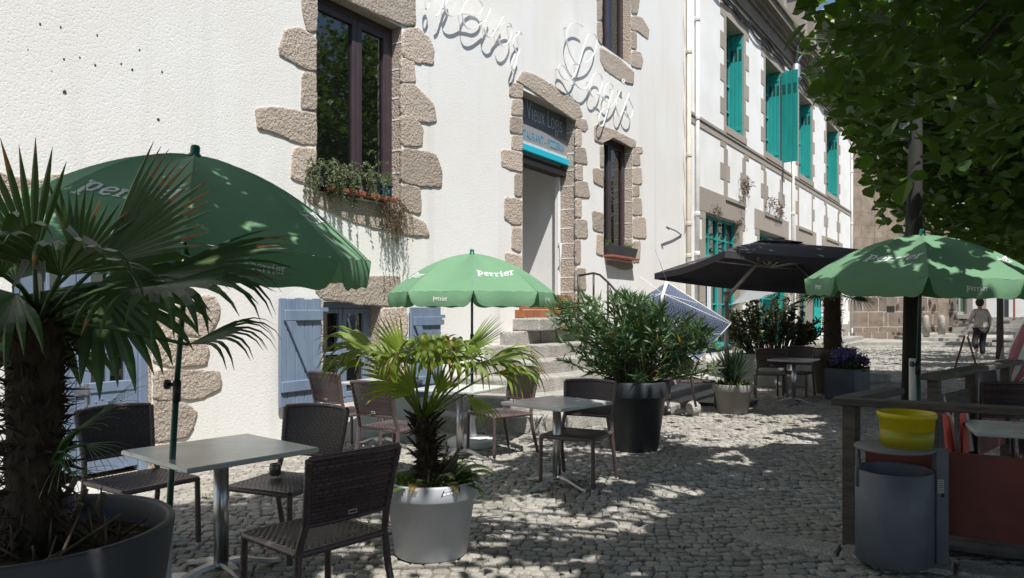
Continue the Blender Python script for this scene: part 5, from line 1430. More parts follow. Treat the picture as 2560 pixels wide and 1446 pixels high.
# --- the big palm at the left edge
T0 = 2.6
pc0 = atT(62, HV, T0); pc0.z = 0
round_pot("plant_pot", "large charcoal planter filling the bottom left corner", pc0, .36, .475, .76, m_pot_dark, 0, .10, .022)
pm = thing("fan_palm", "tall dark fan palm with a shaggy trunk in the charcoal planter at the left edge", "palm", pc0 + Vector((0, 0, .68)))
top = atT(92, 795, T0)
q = MB(); fibre_trunk(q, pc0 + Vector((.02, 0, .60)), top, .10, .10, 900, .10); obj("trunk", q, m_fibre, pm)
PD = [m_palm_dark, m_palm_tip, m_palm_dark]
PDD = [m_palm_dark, m_drystalk, m_palm_dark]
up = Vector((0, 0, 1))
def pf(hu, hv, dt, d, n, Rr, spread, droop, ns=26, tip=.3, base=None, split=.45, **k):
    hub = atT(hu, hv, T0 + dt); b = base or (top + Vector((0, 0, R.uniform(-.08, .03))))
    frond(pm, b, hub, RT * n[0] + up * n[1] + FW * n[2], Rr, PD, RT * d[0] + up * d[1] + FW * d[2], spread=spread, droop=droop, ns=ns, tipmat=tip, split=split, **k)
pf(250, 660, -.05, (.83, .54, .1), (-.25, .3, -.9), .47, 1.25, .04, 15, .9, split=.62)     # bright fan over the umbrella
pf(85, 655, .0, (-.08, 1, -.05), (0, .2, -.95), .41, 1.25, .03, 9, .5, split=.55, wid=.9)        # upright swords
pf(190, 670, .03, (.40, .9, .0), (-.1, .2, -.95), .30, 1.4, .05, 11, .3, split=.6)
pf(380, 690, .05, (.99, .02, .25), (.1, .85, -.5), .52, 1.1, .30, 13, .7, split=.55)       # to the right, level
pf(390, 715, -.18, (.66, -.25, -.45), (.35, .75, -.5), .42, 2.6, 1.0, 15, .3, split=.5)     # hanging in front of the pole
pf(470, 862, -.05, (.93, .05, -.1), (.15, .9, -.35), .33, 1.4, 1.2, 12, .3, split=.5)       # low drooping one at the right
pf(150, 690, -.36, (.2, .25, -1), (0, .9, .4), .36, 3.0, 1.0, 16, .1, split=.55)             # towards us
pf(10, 690, -.25, (-.5, .1, -.8), (-.2, .9, .3), .44, 3.0, .9, 16, .1, split=.55)
pf(310, 705, .22, (.6, .05, .8), (0, .9, -.3), .42, 2.6, .6, 16, .2, split=.55)
pf(40, 700, .25, (-.3, .15, .95), (0, .9, -.3), .40, 2.4, .5, 16, .2, split=.55)
pf(-60, 720, .1, (-.95, .1, .1), (0, .9, -.3), .46, 2.6, .6, 16, .2, split=.55)
pf(40, 735, -.05, (-.3, -.5, -.3), (-.2, .5, -.8), .38, 2.8, .8, 15, .2, split=.55)
pf(100, 730, .12, (.1, -.6, .2), (.1, .3, -.95), .40, 3.2, .5, 17, .2, split=.6)
pf(240, 715, .12, (.6, -.4, .3), (.3, .4, -.85), .42, 2.6, .7, 15, .2, split=.6)
m_deadleaf = mat("grey_dead_leaf", (.20, .22, .19), .6, (.15, .15, .12), 20)          # dead, folded grey segments
for pts_, w in (([(70, 615, -.42), (62, 660, -.43), (30, 722, -.42)], .014), ([(95, 615, -.42), (104, 650, -.43), (110, 705, -.42)], .014), ([(125, 600, -.35), (170, 620, -.38), (225, 658, -.36)], .011), ([(205, 595, -.2), (250, 625, -.25), (275, 690, -.26)], .011), ([(168, 568, -.2), (190, 590, -.22), (198, 600, -.22)], .010), ([(280, 648, -.2), (330, 680, -.25), (350, 740, -.26)], .009)):
    q = MB(); P = cat_rom([atT(a, b, T0 + t_) for a, b, t_ in pts_], 5)
    for i in range(len(P) - 1):
        d_ = (P[i + 1] - P[i]).normalized(); s_ = d_.cross(FW).normalized(); f0, f1 = w * (1 - (i / len(P)) ** 2), w * (1 - ((i + 1) / len(P)) ** 2)
        q.add([P[i] - s_ * f0, P[i] + FW * f0 * .5, P[i] + s_ * f0, P[i + 1] - s_ * f1, P[i + 1] + FW * f1 * .5, P[i + 1] + s_ * f1], [(0, 1, 4, 3), (1, 2, 5, 4)])
    obj("dead_segment", q, m_deadleaf, pm)
# young side shoots near the pot
for (u, v, d, Rr) in ((190, 1075, (.9, .2, -.2), .22), (215, 1110, (.8, -.3, -.3), .20), (160, 1130, (.5, -.5, -.6), .2), (240, 1040, (.9, .35, 0), .22), (175, 1180, (.8, -.2, -.3), .18)):
    pf(u, v, -.12, d, (-.2, .8, -.5), Rr, .95, .35, 7, .2, atT(130, 1160, T0 - .05), .15)
q = MB()
for k in range(60):
    a = R.uniform(0, 6.28); r = R.uniform(.1, .33); p_ = pc0 + Vector((math.cos(a) * r, math.sin(a) * r, .68)); q.tube([p_, p_ + Vector((R.gauss(0, .06), R.gauss(0, .06), R.uniform(.03, .14)))], [.007, .003], 5)
tag(obj("leaf_litter", q, m_drystalk, pm), kind="stuff")
for (u, v, w) in ((160, 1250, .05), (190, 1280, .04), (175, 1320, .04), (240, 1290, .03), (60, 1330, .04)):
    q = MB(); p_ = atZ(u, v, .70); q.tube([p_, p_ + Vector((0, 0, .09)) + RT * w], [.016, .012], 7)
    obj("cut_stalk", q, m_drystalk, pm)

# --- the pale pot with the lit young palm
t1 = 4.70
c1 = atT(1078, HV, t1); c1.z = 0
round_pot("plant_pot", "pale grey rimmed pot with a torn black sticker in the centre foreground", c1, .215, .306, .47, m_pot_white, .105, .035, .02)
st_ = thing("sticker", "small torn black and white sticker on the rim of the pale grey pot", "sticker", c1)
def rimp(u, z): 
    a = math.atan2(-FW.y, -FW.x) + (u - 1078) / F * t1 / .306 * 1.05; return c1 + Vector((math.cos(a) * .3075, math.sin(a) * .3075, z))
q = MB(); q.quad(rimp(1112, .415), rimp(1158, .430), rimp(1160, .462), rimp(1118, .452)); q.v = q.v
obj("patch", q, m_black, st_)
q = MB()
for k in range(4): q.quad(rimp(1117 + k * 9, .421 + .003 * k) + RT * 0 - FW * .001, rimp(1123 + k * 9, .423 + .003 * k) - FW * .001, rimp(1123 + k * 9, .436 + .003 * k) - FW * .001, rimp(1117 + k * 9, .434 + .003 * k) - FW * .001)
q.quad(rimp(1119, .444) - FW * .001, rimp(1139, .449) - FW * .001, rimp(1139, .455) - FW * .001, rimp(1119, .450) - FW * .001); obj("marks", q, m_white_metal, st_)
pm2 = thing("fan_palm", "young fan palm with sunlit yellow-green drooping fans in the pale grey pot", "palm", c1 + Vector((0, 0, .43)))
tb0 = c1 + Vector((0, 0, .40)); tp0 = atT(1056, 1045, t1)
q = MB(); fibre_trunk(q, tb0, tp0, .085, .055, 520, .075)
for k in range(46):
    a = R.uniform(0, 6.28); f = R.uniform(.25, 1.0); p_ = tb0.lerp(tp0, f); d = Vector((math.cos(a), math.sin(a), R.uniform(.4, 1.6))).normalized(); q.tube([p_ + d * .05, p_ + d * R.uniform(.11, .2)], [.012, .006], 5)
obj("trunk", q, m_fibre, pm2)
for k in range(16):
    q = MB(); a = R.uniform(-.5, 1.2) + math.atan2(-RT.y, RT.x) * 0 + math.atan2(RT.y, RT.x); p_ = tb0 + Vector((math.cos(a) * .07, math.sin(a) * .07, R.uniform(0, .1))); q.tube([p_, p_ + Vector((math.cos(a) * .1, math.sin(a) * .1, R.uniform(.05, .22)))], [.012, .008], 6)
    obj("cut_stalk", q, m_drystalk, pm2)
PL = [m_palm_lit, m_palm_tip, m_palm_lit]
def pf2(hu, hv, dt, d, n, Rr, spread, droop, ns=24, tip=.35, split=.5, **k):
    frond(pm2, tp0 + Vector((0, 0, R.uniform(-.05, .02))), atT(hu, hv, t1 + dt), RT * n[0] + up * n[1] + FW * n[2], Rr, PL, RT * d[0] + up * d[1] + FW * d[2], spread=spread, droop=droop, ns=ns, tipmat=tip, split=split, **k)
pf2(1075, 930, .02, (.05, .95, .1), (0, .35, -.9), .235, 1.9, .04, 13, .1, split=.7)          # upright centre fan
pf2(1085, 885, -.10, (.1, .25, -.8), (0, .95, .3), .40, 2.3, 2.0, 14, .3, split=.55)         # centre fan folding over towards us
pf2(955, 893, .0, (-.95, .25, -.1), (.1, .9, -.3), .48, 1.7, 1.5, 14, .5, split=.5)            # left arching
pf2(990, 905, -.16, (-.75, .1, -.55), (-.1, .95, -.1), .42, 2.0, 1.7, 15, .35, split=.5)
pf2(1010, 895, .12, (-.55, .78, .1), (.3, .5, -.7), .30, 1.0, .05, 8, .5, split=.5)               # upper left swords
pf2(1150, 900, .08, (.82, .52, .1), (-.3, .8, -.5), .36, 1.0, .08, 11, .7, split=.55)            # upper right swords
pf2(1195, 920, -.02, (.95, .12, -.15), (-.1, .95, -.2), .50, 1.8, 1.7, 14, .6, split=.5)       # right arching
pf2(1165, 922, -.2, (.65, .0, -.75), (.1, .95, -.1), .42, 2.0, 1.8, 14, .5, split=.5)
pf2(1115, 912, -.22, (.3, .05, -.95), (0, .95, .1), .38, 2.0, 1.9, 13, .4, split=.5)
pf2(1030, 912, -.24, (-.3, .05, -.95), (0, .95, .1), .36, 2.0, 1.9, 13, .3, split=.5)
pf2(1015, 965, -.02, (-.62, .3, -.25), (.1, .55, -.8), .34, 1.6, .25, 13, .15, split=.6)         # dark fan under the crown at the left
pf2(1035, 985, -.1, (-.45, .5, -.4), (0, .4, -.9), .24, 1.6, .3, 12, .1, split=.65)
pf2(1095, 985, -.05, (.35, .75, -.3), (0, .35, -.9), .20, 1.2, .1, 10, .1, split=.7)
pf2(935, 915, -.08, (-.8, -.1, -.35), (-.2, .9, -.25), .40, 1.5, 1.7, 12, .6, split=.5)
pf2(1225, 935, -.10, (.8, -.1, -.4), (.2, .9, -.25), .42, 1.5, 1.8, 12, .7, split=.5)
pf2(1075, 900, -.28, (.05, .1, -.9), (0, .95, .2), .36, 2.2, 1.5, 14, .3, split=.55)
pf2(1135, 905, .25, (.5, .35, .7), (0, .9, -.3), .36, 2.0, .8, 13, .3, split=.55)
pf2(1010, 905, .28, (-.5, .35, .7), (0, .9, -.3), .36, 2.0, .8, 13, .3, split=.55)
pf2(1075, 900, .3, (0, .4, .8), (0, .8, -.5), .34, 2.0, .6, 13, .3, split=.55)
pf2(1165, 985, -.05, (.55, -.7, -.25), (.5, .5, -.6), .32, 1.0, 1.0, 8, .9, split=.4)             # yellowed hanging ones
# ferns and grass at its foot
fr = thing("fern_clump", "small ferns and grass growing round the foot of the young palm", "fern", c1 + Vector((0, 0, .43)))
q = MB()
def fern(mb, p, az, L, el=.7, m=0):
    d = Vector((math.cos(az), math.sin(az), el)).normalized(); pts = [Vector(p)]
    for k in range(14): d = (d + Vector((0, 0, -.055 - .01 * k))).normalized(); pts.append(pts[-1] + d * L / 14)
    mb.tube(pts, .0018, 3, m, False)
    for k in range(1, 14):
        tn = (pts[k + 1] - pts[k - 1]).normalized() if k < 14 else d; s = tn.cross(Vector((0, 0, 1))).normalized()
        for sg_ in (-1, 1):
            l_ = L * .26 * (1 - (k / 14) ** 1.6) + .008
            for h_ in (0, .5): leaf(mb, pts[k].lerp(pts[min(k + 1, 14)], h_), s * sg_ + tn * .45, l_, .34, m, Vector((0, 0, 1)), 0)
ra = math.atan2(RT.y, RT.x)
for k in range(26):
    a = ra + (R.gauss(0, .55) if k % 3 else R.uniform(-3, 3)); p_ = c1 + Vector((math.cos(a) * R.uniform(.08, .22), math.sin(a) * R.uniform(.08, .22), .44)); fern(q, p_, a + R.gauss(0, .4), R.uniform(.16, .34), R.uniform(.3, 1.5))
for k in range(700):
    a = R.uniform(0, 6.28); r = .27 * math.sqrt(R.random()); p_ = c1 + Vector((math.cos(a) * r, math.sin(a) * r, .44)); leaf(q, p_, Vector((R.gauss(0, .5), R.gauss(0, .5), 1)), R.uniform(.02, .065), .14)
obj("fronds", q, m_fern, fr)
q = MB()
for k in range(5): a = ra + R.uniform(-2.4, .4); fern(q, c1 + Vector((math.cos(a) * .17, math.sin(a) * .17, .44)), a, R.uniform(.12, .22), .8)
for k in range(160):
    a = R.uniform(0, 6.28); r = .27 * math.sqrt(R.random()); leaf(q, c1 + Vector((math.cos(a) * r, math.sin(a) * r, .435)), Vector((R.gauss(0, 1), R.gauss(0, 1), .4)), R.uniform(.03, .06), .4)
obj("yellowed_leaves", q, mat("yellow_leaf", (.36, .27, .05), .6, (.28, .16, .05), 20, trans=.3), fr)

# --- oleander
co = atT(1585, HV, 8.25); co.z = 0
round_pot("plant_pot", "tall charcoal rimmed pot holding the oleander bush", co, .25, .375, .75, m_pot_dark2, .17, .05, .03)
ol = thing("oleander_bush", "broad dark green oleander bush with narrow leaves in the tall charcoal pot", "shrub", co + Vector((0, 0, .7)))
q = MB(); lv = MB(); yl = MB()
OT = [(1360, 800), (1390, 745), (1440, 735), (1500, 728), (1560, 722), (1620, 745), (1680, 765), (1740, 790), (1800, 850), (1840, 920)]
def otop(u):
    for (a, va), (b, vb) in zip(OT, OT[1:]):
        if a <= u <= b: return va + (vb - va) * (u - a) / (b - a)
    return 900
for k in range(125):
    a = R.uniform(0, 6.28); r = .24 * math.sqrt(R.random()); p_ = co + Vector((math.cos(a) * r, math.sin(a) * r, .70))
    tt = R.uniform(-.55, .6); uu = R.uniform(1378, 1800); zt_ = 1.5 + (780 - otop(uu) - 14) / F * (8.25 + tt); zz = zt_ - (0 if k % 3 == 0 else R.random() ** 1.2 * (zt_ - .82))
    if uu < 1450 and zz > zt_ - .3 and k % 2: zz = zt_ - .02
    e = atT(uu, HV, 8.25 + tt); e.z = zz; m_ = p_.lerp(e, .5) + Vector((0, 0, .10 * R.random())) + (p_ - e) * .10; m_.z = p_.z + (e.z - p_.z) * .55
    pts = [p_.lerp(m_, f).lerp(m_.lerp(e, f), f) for f in [i / 9 for i in range(10)]]
    q.tube(pts, [.009, .008, .008, .007, .006, .006, .005, .004, .004, .003], 5)
    for j in range(40):
        f = .30 + .70 * R.random() ** .6; i = min(8, int(f * 9)); b_ = pts[i].lerp(pts[i + 1], f * 9 - i); tn = (pts[i + 1] - pts[i]).normalized()
        d = (tn * R.uniform(.1, 1.2) + Vector((R.gauss(0, .6), R.gauss(0, .6), R.gauss(.12, .45)))).normalized()
        leaf(yl if R.random() < .012 else lv, b_, d, R.uniform(.10, .19), .16, 0, None, .2, .12)
obj("stems", q, mat("green_stem", (.10, .09, .05), .8), ol); obj("leaves", lv, m_oleander, ol); obj("yellow_leaves", yl, mat("amber_leaf", (.42, .24, .03), .6, trans=.3), ol)
q = MB()
for k in range(260):
    a = R.uniform(0, 6.28); r = .33 * math.sqrt(R.random()); leaf(q, co + Vector((math.cos(a) * r, math.sin(a) * r, .70)), Vector((R.gauss(0, .7), R.gauss(0, .7), 1)), R.uniform(.03, .08), .35)
obj("undergrowth", q, m_fern, ol)

# --- yucca in the taupe pot
cy = atT(1832, HV, 11.2); cy.z = 0
round_pot("plant_pot", "taupe rimmed pot with a spiky dwarf palm on the cobbles", cy, .21, .295, .43, m_pot_grey, .11, .04, .025)
yu = thing("dwarf_palm", "spiky grey-green dwarf palm in the taupe pot", "palm", cy + Vector((0, 0, .4)))
q = MB()
for k in range(340):
    a = R.uniform(0, 6.28); el = R.uniform(.05, 1.5); d = Vector((math.cos(a) * math.cos(el), math.sin(a) * math.cos(el), math.sin(el))); p_ = cy + Vector((math.cos(a) * .05, math.sin(a) * .05, .42 + R.random() * .16)); L = R.uniform(.35, .72)
    s = d.cross(Vector((0, 0, 1))).normalized() * .008; m_ = p_ + d * L * .6; e = p_ + d * L + Vector((0, 0, -.12 * L)); q.add([p_ - s, p_ + s, m_ + s, m_ - s, e], [(0, 1, 2, 3), (3, 2, 4)])
obj("blades", q, m_yucca, yu)
q = MB()
for k in range(120): a = R.uniform(0, 6.28); r = .22 * math.sqrt(R.random()); leaf(q, cy + Vector((math.cos(a) * r, math.sin(a) * r, .41)), Vector((R.gauss(0, .7), R.gauss(0, .7), 1)), R.uniform(.04, .12), .4)
obj("undergrowth", q, m_fern, yu)

# --- dark shrub in a pale trough
ct_ = atT(1935, HV, 15.2); ct_.z = 0
tr_b = thing("planter_trough", "long pale grey planter trough behind the chairs under the black parasol", "planter", ct_, math.atan2(RT.y, RT.x))
q = MB(); q.box((0, 0, .33), (1.75, .5, .66), bev=.02); obj("trough", q, mat("pale_trough", (.42, .42, .39), .7, (.34, .34, .31), 4), tr_b, world=False)
q = MB(); q.box((0, 0, .655), (1.65, .42, .02)); obj("soil", q, m_soil, tr_b, world=False)
sh = thing("dark_shrub", "rounded bronze-green shrub in the pale trough", "shrub", ct_ + Vector((0, 0, .66)))
q = MB(); lv = MB(); brz = MB()
for k in range(130):
    tx, tt = R.uniform(-.95, .95), R.uniform(-.45, .45); hh = R.uniform(.25, 1.0) * (1.22 - .75 * tx * tx) + .1; tx -= .12
    p_ = ct_ + cvec(tx * .5, tt * .3) + Vector((0, 0, .66)); e = ct_ + cvec(tx, tt) + Vector((0, 0, .66 + hh)); q.tube([p_, p_.lerp(e, .5) + Vector((0, 0, .06)), e], [.012, .008, .004], 4)
    for j in range(34):
        b_ = p_.lerp(e, .3 + .7 * R.random() ** .5); leaf(brz if (R.random() < .12) else lv, b_, Vector((R.gauss(0, .7), R.gauss(0, .7), R.gauss(.4, .5))), R.uniform(.07, .13), .42)
obj("stems", q, m_bark, sh); obj("leaves", lv, m_shrub, sh); obj("new_leaves", brz, mat("yellow_green_leaf", (.20, .20, .03), .5, (.16, .09, .03), 3, trans=.35), sh)
# low plants at the right end of the trough
# --- back palm in the big brown pot
cb = atT(2082, HV, 13.9); cb.z = 0
round_pot("plant_pot", "large dark brown pot with a hairy trunked palm beside the blue planter", cb, .27, .40, .82, m_pot_brown, .15, .06, .03)
pb3 = thing("fan_palm", "hairy trunked fan palm between the black parasol and the right green umbrella", "palm", cb + Vector((0, 0, .76)))
tpb = atT(2080, 725, 13.9); q = MB(); fibre_trunk(q, cb + Vector((0, 0, .72)), tpb, .19, .16, 700, .12); obj("trunk", q, m_fibre, pb3)
for k in range(20):
    a = k * 2.399; el = .75 - .065 * k; d = Vector((math.cos(a) * math.cos(el), math.sin(a) * math.cos(el), math.sin(el))); hub = tpb + d * R.uniform(.38, .55) + Vector((0, 0, .05))
    frond(pb3, tpb, hub, Vector((-d.x * d.z, -d.y * d.z, 1)), .52, [m_palm_dark, m_palm_tip, m_palm_dark], d + Vector((0, 0, -.15)), spread=3.4, droop=.9, ns=22, tipmat=.2, split=.35)
q = MB()
for k in range(50):
    a = R.uniform(0, 6.28); r = R.uniform(.1, .34); p_ = cb + Vector((math.cos(a) * r, math.sin(a) * r, .77)); d = Vector((math.cos(a) * R.uniform(.3, 1.2), math.sin(a) * R.uniform(.3, 1.2), 1)).normalized(); L = R.uniform(.15, .38); s = d.cross(Vector((0, 0, 1))).normalized() * .012; q.add([p_ - s, p_ + s, p_ + d * L + Vector((0, 0, -.08))], [(0, 1, 2)])
obj("undergrowth", q, m_fern, pb3)
# --- hydrangea in the blue-grey cube
ch_ = atT(2118, HV, 12.9); ch_.z = 0; hrz = math.atan2(RT.y, RT.x) + rad(38)
pb_ = thing("cube_planter", "square slate blue planter cube with a violet hydrangea", "planter", ch_, hrz)
q = MB(); S_, H_ = .53, .54; q.box((0, 0, H_ / 2), (S_, S_, H_), bev=.006); q.f[1:2] = []; q.m[1:2] = []; q.sm[1:2] = []; obj("cube", q, mat("slate_blue", (.07, .088, .125), .5, (.055, .07, .10), 4), pb_, world=False)
q = MB(); q.box((0, 0, H_ - .05), (S_ - .05, S_ - .05, .02)); 
for s in (-1, 1): q.box((s * (S_ / 2 - .012), 0, H_ - .02), (.022, S_ - .01, .042)); q.box((0, s * (S_ / 2 - .012), H_ - .02), (S_ - .05, .022, .042))
obj("soil", q, m_soil, pb_, world=False)
hy = thing("hydrangea", "violet blue hydrangea in the slate blue cube planter", "flower", ch_ + Vector((0, 0, .5)))
q = MB(); lv = MB()
for k in range(30):
    a = R.uniform(0, 6.28); r = .30 * math.sqrt(R.random()); c = ch_ + Vector((math.cos(a) * r, math.sin(a) * r, .60 + .24 * (1 - (r / .34) ** 2) + R.gauss(0, .03)))
    for j in range(60):
        d = Vector((R.gauss(0, 1), R.gauss(0, 1), R.gauss(.2, 1))).normalized(); p_ = c + d * .075; s = d.orthogonal().normalized(); s = Matrix.Rotation(R.uniform(0, 6.28), 3, d) @ s; t_ = d.cross(s); w = .014
        q.add([p_ + s * w, p_ + t_ * w, p_ - s * w, p_ - t_ * w], [(0, 1, 2, 3)])
for k in range(170): a = R.uniform(0, 6.28); r = R.uniform(.1, .27); leaf(lv, ch_ + Vector((math.cos(a) * r, math.sin(a) * r, .52 + R.random() * .2)), Vector((math.cos(a), math.sin(a), R.gauss(.3, .4))), R.uniform(.08, .14), .55)
obj("blooms", q, mat("violet_petal", (.10, .085, .26), .6, (.17, .13, .36), 12, trans=.2, island=.3), hy); obj("leaves", lv, m_shrub, hy)
# steps behind the cube planter
q = MB()
for (u0, v0, u1, z) in ((2176, 905, 2250, .36), (2178, 935, 2260, .24), (2180, 965, 2275, .12)):
    p0, p1 = atT(u0 - 60, HV, 13.6), atT(u1, HV, 12.6); k = (.36 - z) / .12
    c = (p0 + p1) / 2 + FW * (.9 - .33 * k); d = (p1 - p0).normalized(); q.box((c.x, c.y, z / 2), ((p1 - p0).length, .9, z), Matrix((d, Vector((-d.y, d.x, 0)), up)).transposed(), bev=.015)
tag(obj("low_steps", q, m_step), "three low stone steps between the cube planter and the lamp post", "steps")
# round stone by the kerb
c = atZ(1733, 1024, .09); q = MB(); q.lathe([(.0, -.12), (.07, -.105), (.12, -.05), (.13, .0), (.115, .055), (.06, .10), (0, .115)], Vector((c.x, c.y, .105)), 16, sq=(1.05, .85)); q.tube([Vector((c.x, c.y, .07)) - RT * .12, Vector((c.x, c.y, .05)) - RT * .26], [.05, .03], 8)
tag(obj("stone_jug", q, m_step), "rounded pale stone jug lying by the kerb next to the oleander pot", "jug")

# ================================================================== deck with red panels at the right
A_ = atT(2107, HV, 4.85); A_.z = 0
dx = Vector((.97, -.24, 0)).normalized(); dn = Vector((.02, -1, 0)).normalized()
zr = .925
dk = thing("timber_deck", "low grey timber deck with post and rail fence and dark red panels", "deck", A_)
q = MB()
for k in range(34):
    o = A_ + dx * (.16 + .148 * k) ; q.box(o + dn * 1.9 + Vector((0, 0, .055)), (.138, 3.6, .03), Matrix.Rotation(math.atan2(dn.y, dn.x) - math.pi / 2, 3, 'Z'), bev=.004)
obj("boards", q, m_deck, dk)
def railbar(a, b, w, h, z, mt=m_wood_grey, name="rail"):
    q = MB(); q.bar(Vector((a.x, a.y, z)), Vector((b.x, b.y, z)), w, h, bev=.006); return obj(name, q, mt, dk)
def post(p_, z1, w=.085, h0=-.02):
    q = MB(); q.box((p_.x, p_.y, (h0 + z1) / 2), (w, w, z1 - h0), Matrix.Rotation(math.atan2(dx.y, dx.x), 3, 'Z'), bev=.005); return obj("post", q, m_wood_grey, dk)
A2 = A_ + dn * 3.4
railbar(A_ - dn * .06, A2, .14, .045, zr)
post(A_ + dn * .05, zr - .024); post(A_ + dn * 1.55, zr - .024); post(A_ + dn * 3.0, zr - .024)
B1 = A_ + dx * .92; railbar(A_ - dx * .03 + dx * .08, B1, .14, .045, zr + .002)
G0 = A_ + dx * 1.75; G1 = A_ + dx * 4.6
railbar(G0 - dx * .05, G1, .15, .05, zr + .05); post(G0 + dx * .06, zr + .024); post(G0 + dx * 1.1, zr + .024); post(G0 + dx * 2.3, zr + .024)
railbar(G0 + dx * .2, G0 + dx * 1.0, .03, .62, .5, m_wood_grey, "board_panel")
railbar(A_ + dx * 2.9 + dn * .5, A_ + dx * 2.9 + dn * 3, .14, .045, zr + .04)
q = MB(); a = A_ + dn * .13; b = A_ + dn * 3.3; q.box(((a.x + b.x) / 2, (a.y + b.y) / 2, .40), (.02, (b - a).length, .50)); obj("panel", q, m_red, dk)
q = MB(); a = G0 + dx * .1; b = G1; q.box(((a.x + b.x) / 2, (a.y + b.y) / 2, .42), ((b - a).length, .02, .5), Matrix.Rotation(math.atan2(dx.y, dx.x), 3, 'Z')) ; obj("panel", q, m_red, dk)
# edge stones along the deck
q = MB(); c = A_ - dx * .22
for k in range(9): q.box(A_ + dn * (-.3 + .62 * k) - Vector((1, 0, 0)) * .17 + Vector((0, 0, .0)), (.24, .60, .05), Matrix.Rotation(R.gauss(0, .02), 3, 'Z'), bev=.01)
tag(obj("edge_slabs", q, m_step), kind="structure")
# coral cushions and boards leaning inside the deck
for (u0, v0, u1, v1, u2, v2, t_, lab) in ((2362, 1036, 2372, 1160, 2392, 1160, 5.0, "coral red folded deckchair cloth standing behind the rail, left one"), (2406, 1036, 2408, 1140, 2424, 1128, 5.1, "coral red folded deckchair cloth standing behind the rail, right one")):
    a, b, c = atT(u0, v0, t_), atT(u1, v1, t_), atT(u2, v2, t_ + .25); d_ = a + (c - b) * .55
    t = thing("folded_cloth", lab, "cloth", (b.x, b.y, .08))
    q = MB(); q.prism([a, b, c, d_], FW * 0, FW * .03); obj("cloth", q, m_redcloth, t, fix=True)
    q = MB(); q.prism([d_, c, c + RT * .03, d_ + RT * .012], FW * -.003, FW * .035); obj("pale_edge", q, m_wax, t, fix=True)
# bin with a yellow bucket on its lid plate
bc = atT(2235, HV, 4.45); bc.z = 0
bn = thing("litter_bin", "round grey-blue steel litter bin on a flat post at the right", "litter bin", bc)
r_ = .228; zb0, zb1 = .035, 1.5 - (1176 - 780) / F * 4.42
q = MB(); q.lathe([(r_ - .02, zb0), (r_, zb0 + .01), (r_, zb1), (r_ - .008, zb1 + .004), (r_ - .012, zb1 - .01), (r_ - .02, zb0 + .06), (0, zb0 + .05)], bc, 48, sq=(1, .92)); obj("drum", q, m_bin, bn)
po = bc + RT * .262 - FW * .02; rz_ = math.atan2(RT.y, RT.x); M_ = Matrix.Rotation(rz_, 3, 'Z')
zl = 1.5 - (1122 - 780) / F * 4.45
q = MB(); q.box(po + Vector((0, 0, (zl + .0) / 2)), (.078, .05, zl + .01), M_, bev=.006); obj("post", q, m_bin, bn)
q = MB(); q.lathe([(.0, 0), (.232, 0), (.235, .004), (.235, .012), (.232, .016), (0, .016)], bc + Vector((0, 0, zl)), 40, sq=(1, .92)); q.box(bc + RT * .2 + Vector((0, 0, zl + .004)), (.15, .1, .012), M_); obj("lid_plate", q, mat("lid_grey", (.17, .165, .155), .6), bn)
q = MB(); q.tube([bc - RT * .215 + Vector((0, 0, zb1 - .1)), bc - RT * .215 + Vector((0, 0, zl + .002))], .012, 8); obj("stay", q, m_bin, bn)
q = MB(); q.box(po - FW * .026 + Vector((0, 0, 1.5 - (1215 - 780) / F * 4.42)) - RT * .012, (.036, .002, .078), M_)
for k in range(6): q.box(po - FW * .0275 + Vector((0, 0, 1.5 - (1203 - 780) / F * 4.42 - .011 * k)) - RT * .012, (.026, .001, .004), M_, 1)
obj("label_sticker", q, [mat("sticker_paper", (.45, .45, .45), .6), m_black], bn)
q = MB(); q.lathe([(.0, .004), (.011, .003), (.012, 0)], (0, 0, 0), 12); q.v = [tuple(po - FW * (.025 + v[2]) + RT * v[0] + Vector((0, 0, v[1] + 1.5 - (1238 - 780) / F * 4.42))) for v in q.v]; obj("lock", q, m_black, bn)
bk_ = thing("yellow_bucket", "yellow plastic bucket standing on the lid of the litter bin", "bucket", bc + RT * .075 + Vector((0, 0, zl + .017)))
q = MB(); q.lathe([(.134, 0), (.138, .004), (.150, .165), (.160, .168), (.161, .198), (.156, .200), (.151, .198), (.136, .008), (0, .008)], bk_.location, 40); obj("pail", q, m_yellow, bk_)
q = MB(); q.lathe([(.1395, .006), (.1455, .10), (.145, .10), (.139, .006)], bk_.location, 40); obj("contents", q, mat("green_yellow", (.30, .27, .006), .5), bk_)
# clear covered red and white roll at the right edge
pr_t = thing("covered_parasol", "furled red and white striped parasol under a clear plastic cover at the right edge", "parasol", atT(2535, 950, 8))
a, b = atT(2528, 955, 8), atT(2590, 800, 8)
q = MB(); q.tube([a.lerp(b, f) for f in (.0, .15, .5, .85, 1)], [.05, .11, .13, .11, .06], 14); 
q.m = [0 if (i // 14 + i) % 3 else 1 for i in range(len(q.f))]; obj("furled_canopy", q, [mat("red_canvas", (.30, .02, .03), .7), m_print], pr_t)
q = MB(); q.tube([a.lerp(b, f) for f in (-.1, .1, .5, .9, 1.05)], [.10, .17, .19, .17, .1], 16)
mcl = bpy.data.materials.new("clear_plastic"); mcl.use_nodes = True; n_, l_ = mcl.node_tree.nodes, mcl.node_tree.links; tr = n_.new("ShaderNodeBsdfTransparent"); mx = n_.new("ShaderNodeMixShader"); mx.inputs[0].default_value = .16
n_["Principled BSDF"].inputs["Roughness"].default_value = .12; l_.new(tr.outputs[0], mx.inputs[1]); l_.new(n_["Principled BSDF"].outputs[0], mx.inputs[2]); l_.new(mx.outputs[0], n_["Material Output"].inputs[0]); obj("cover", q, mcl, pr_t)
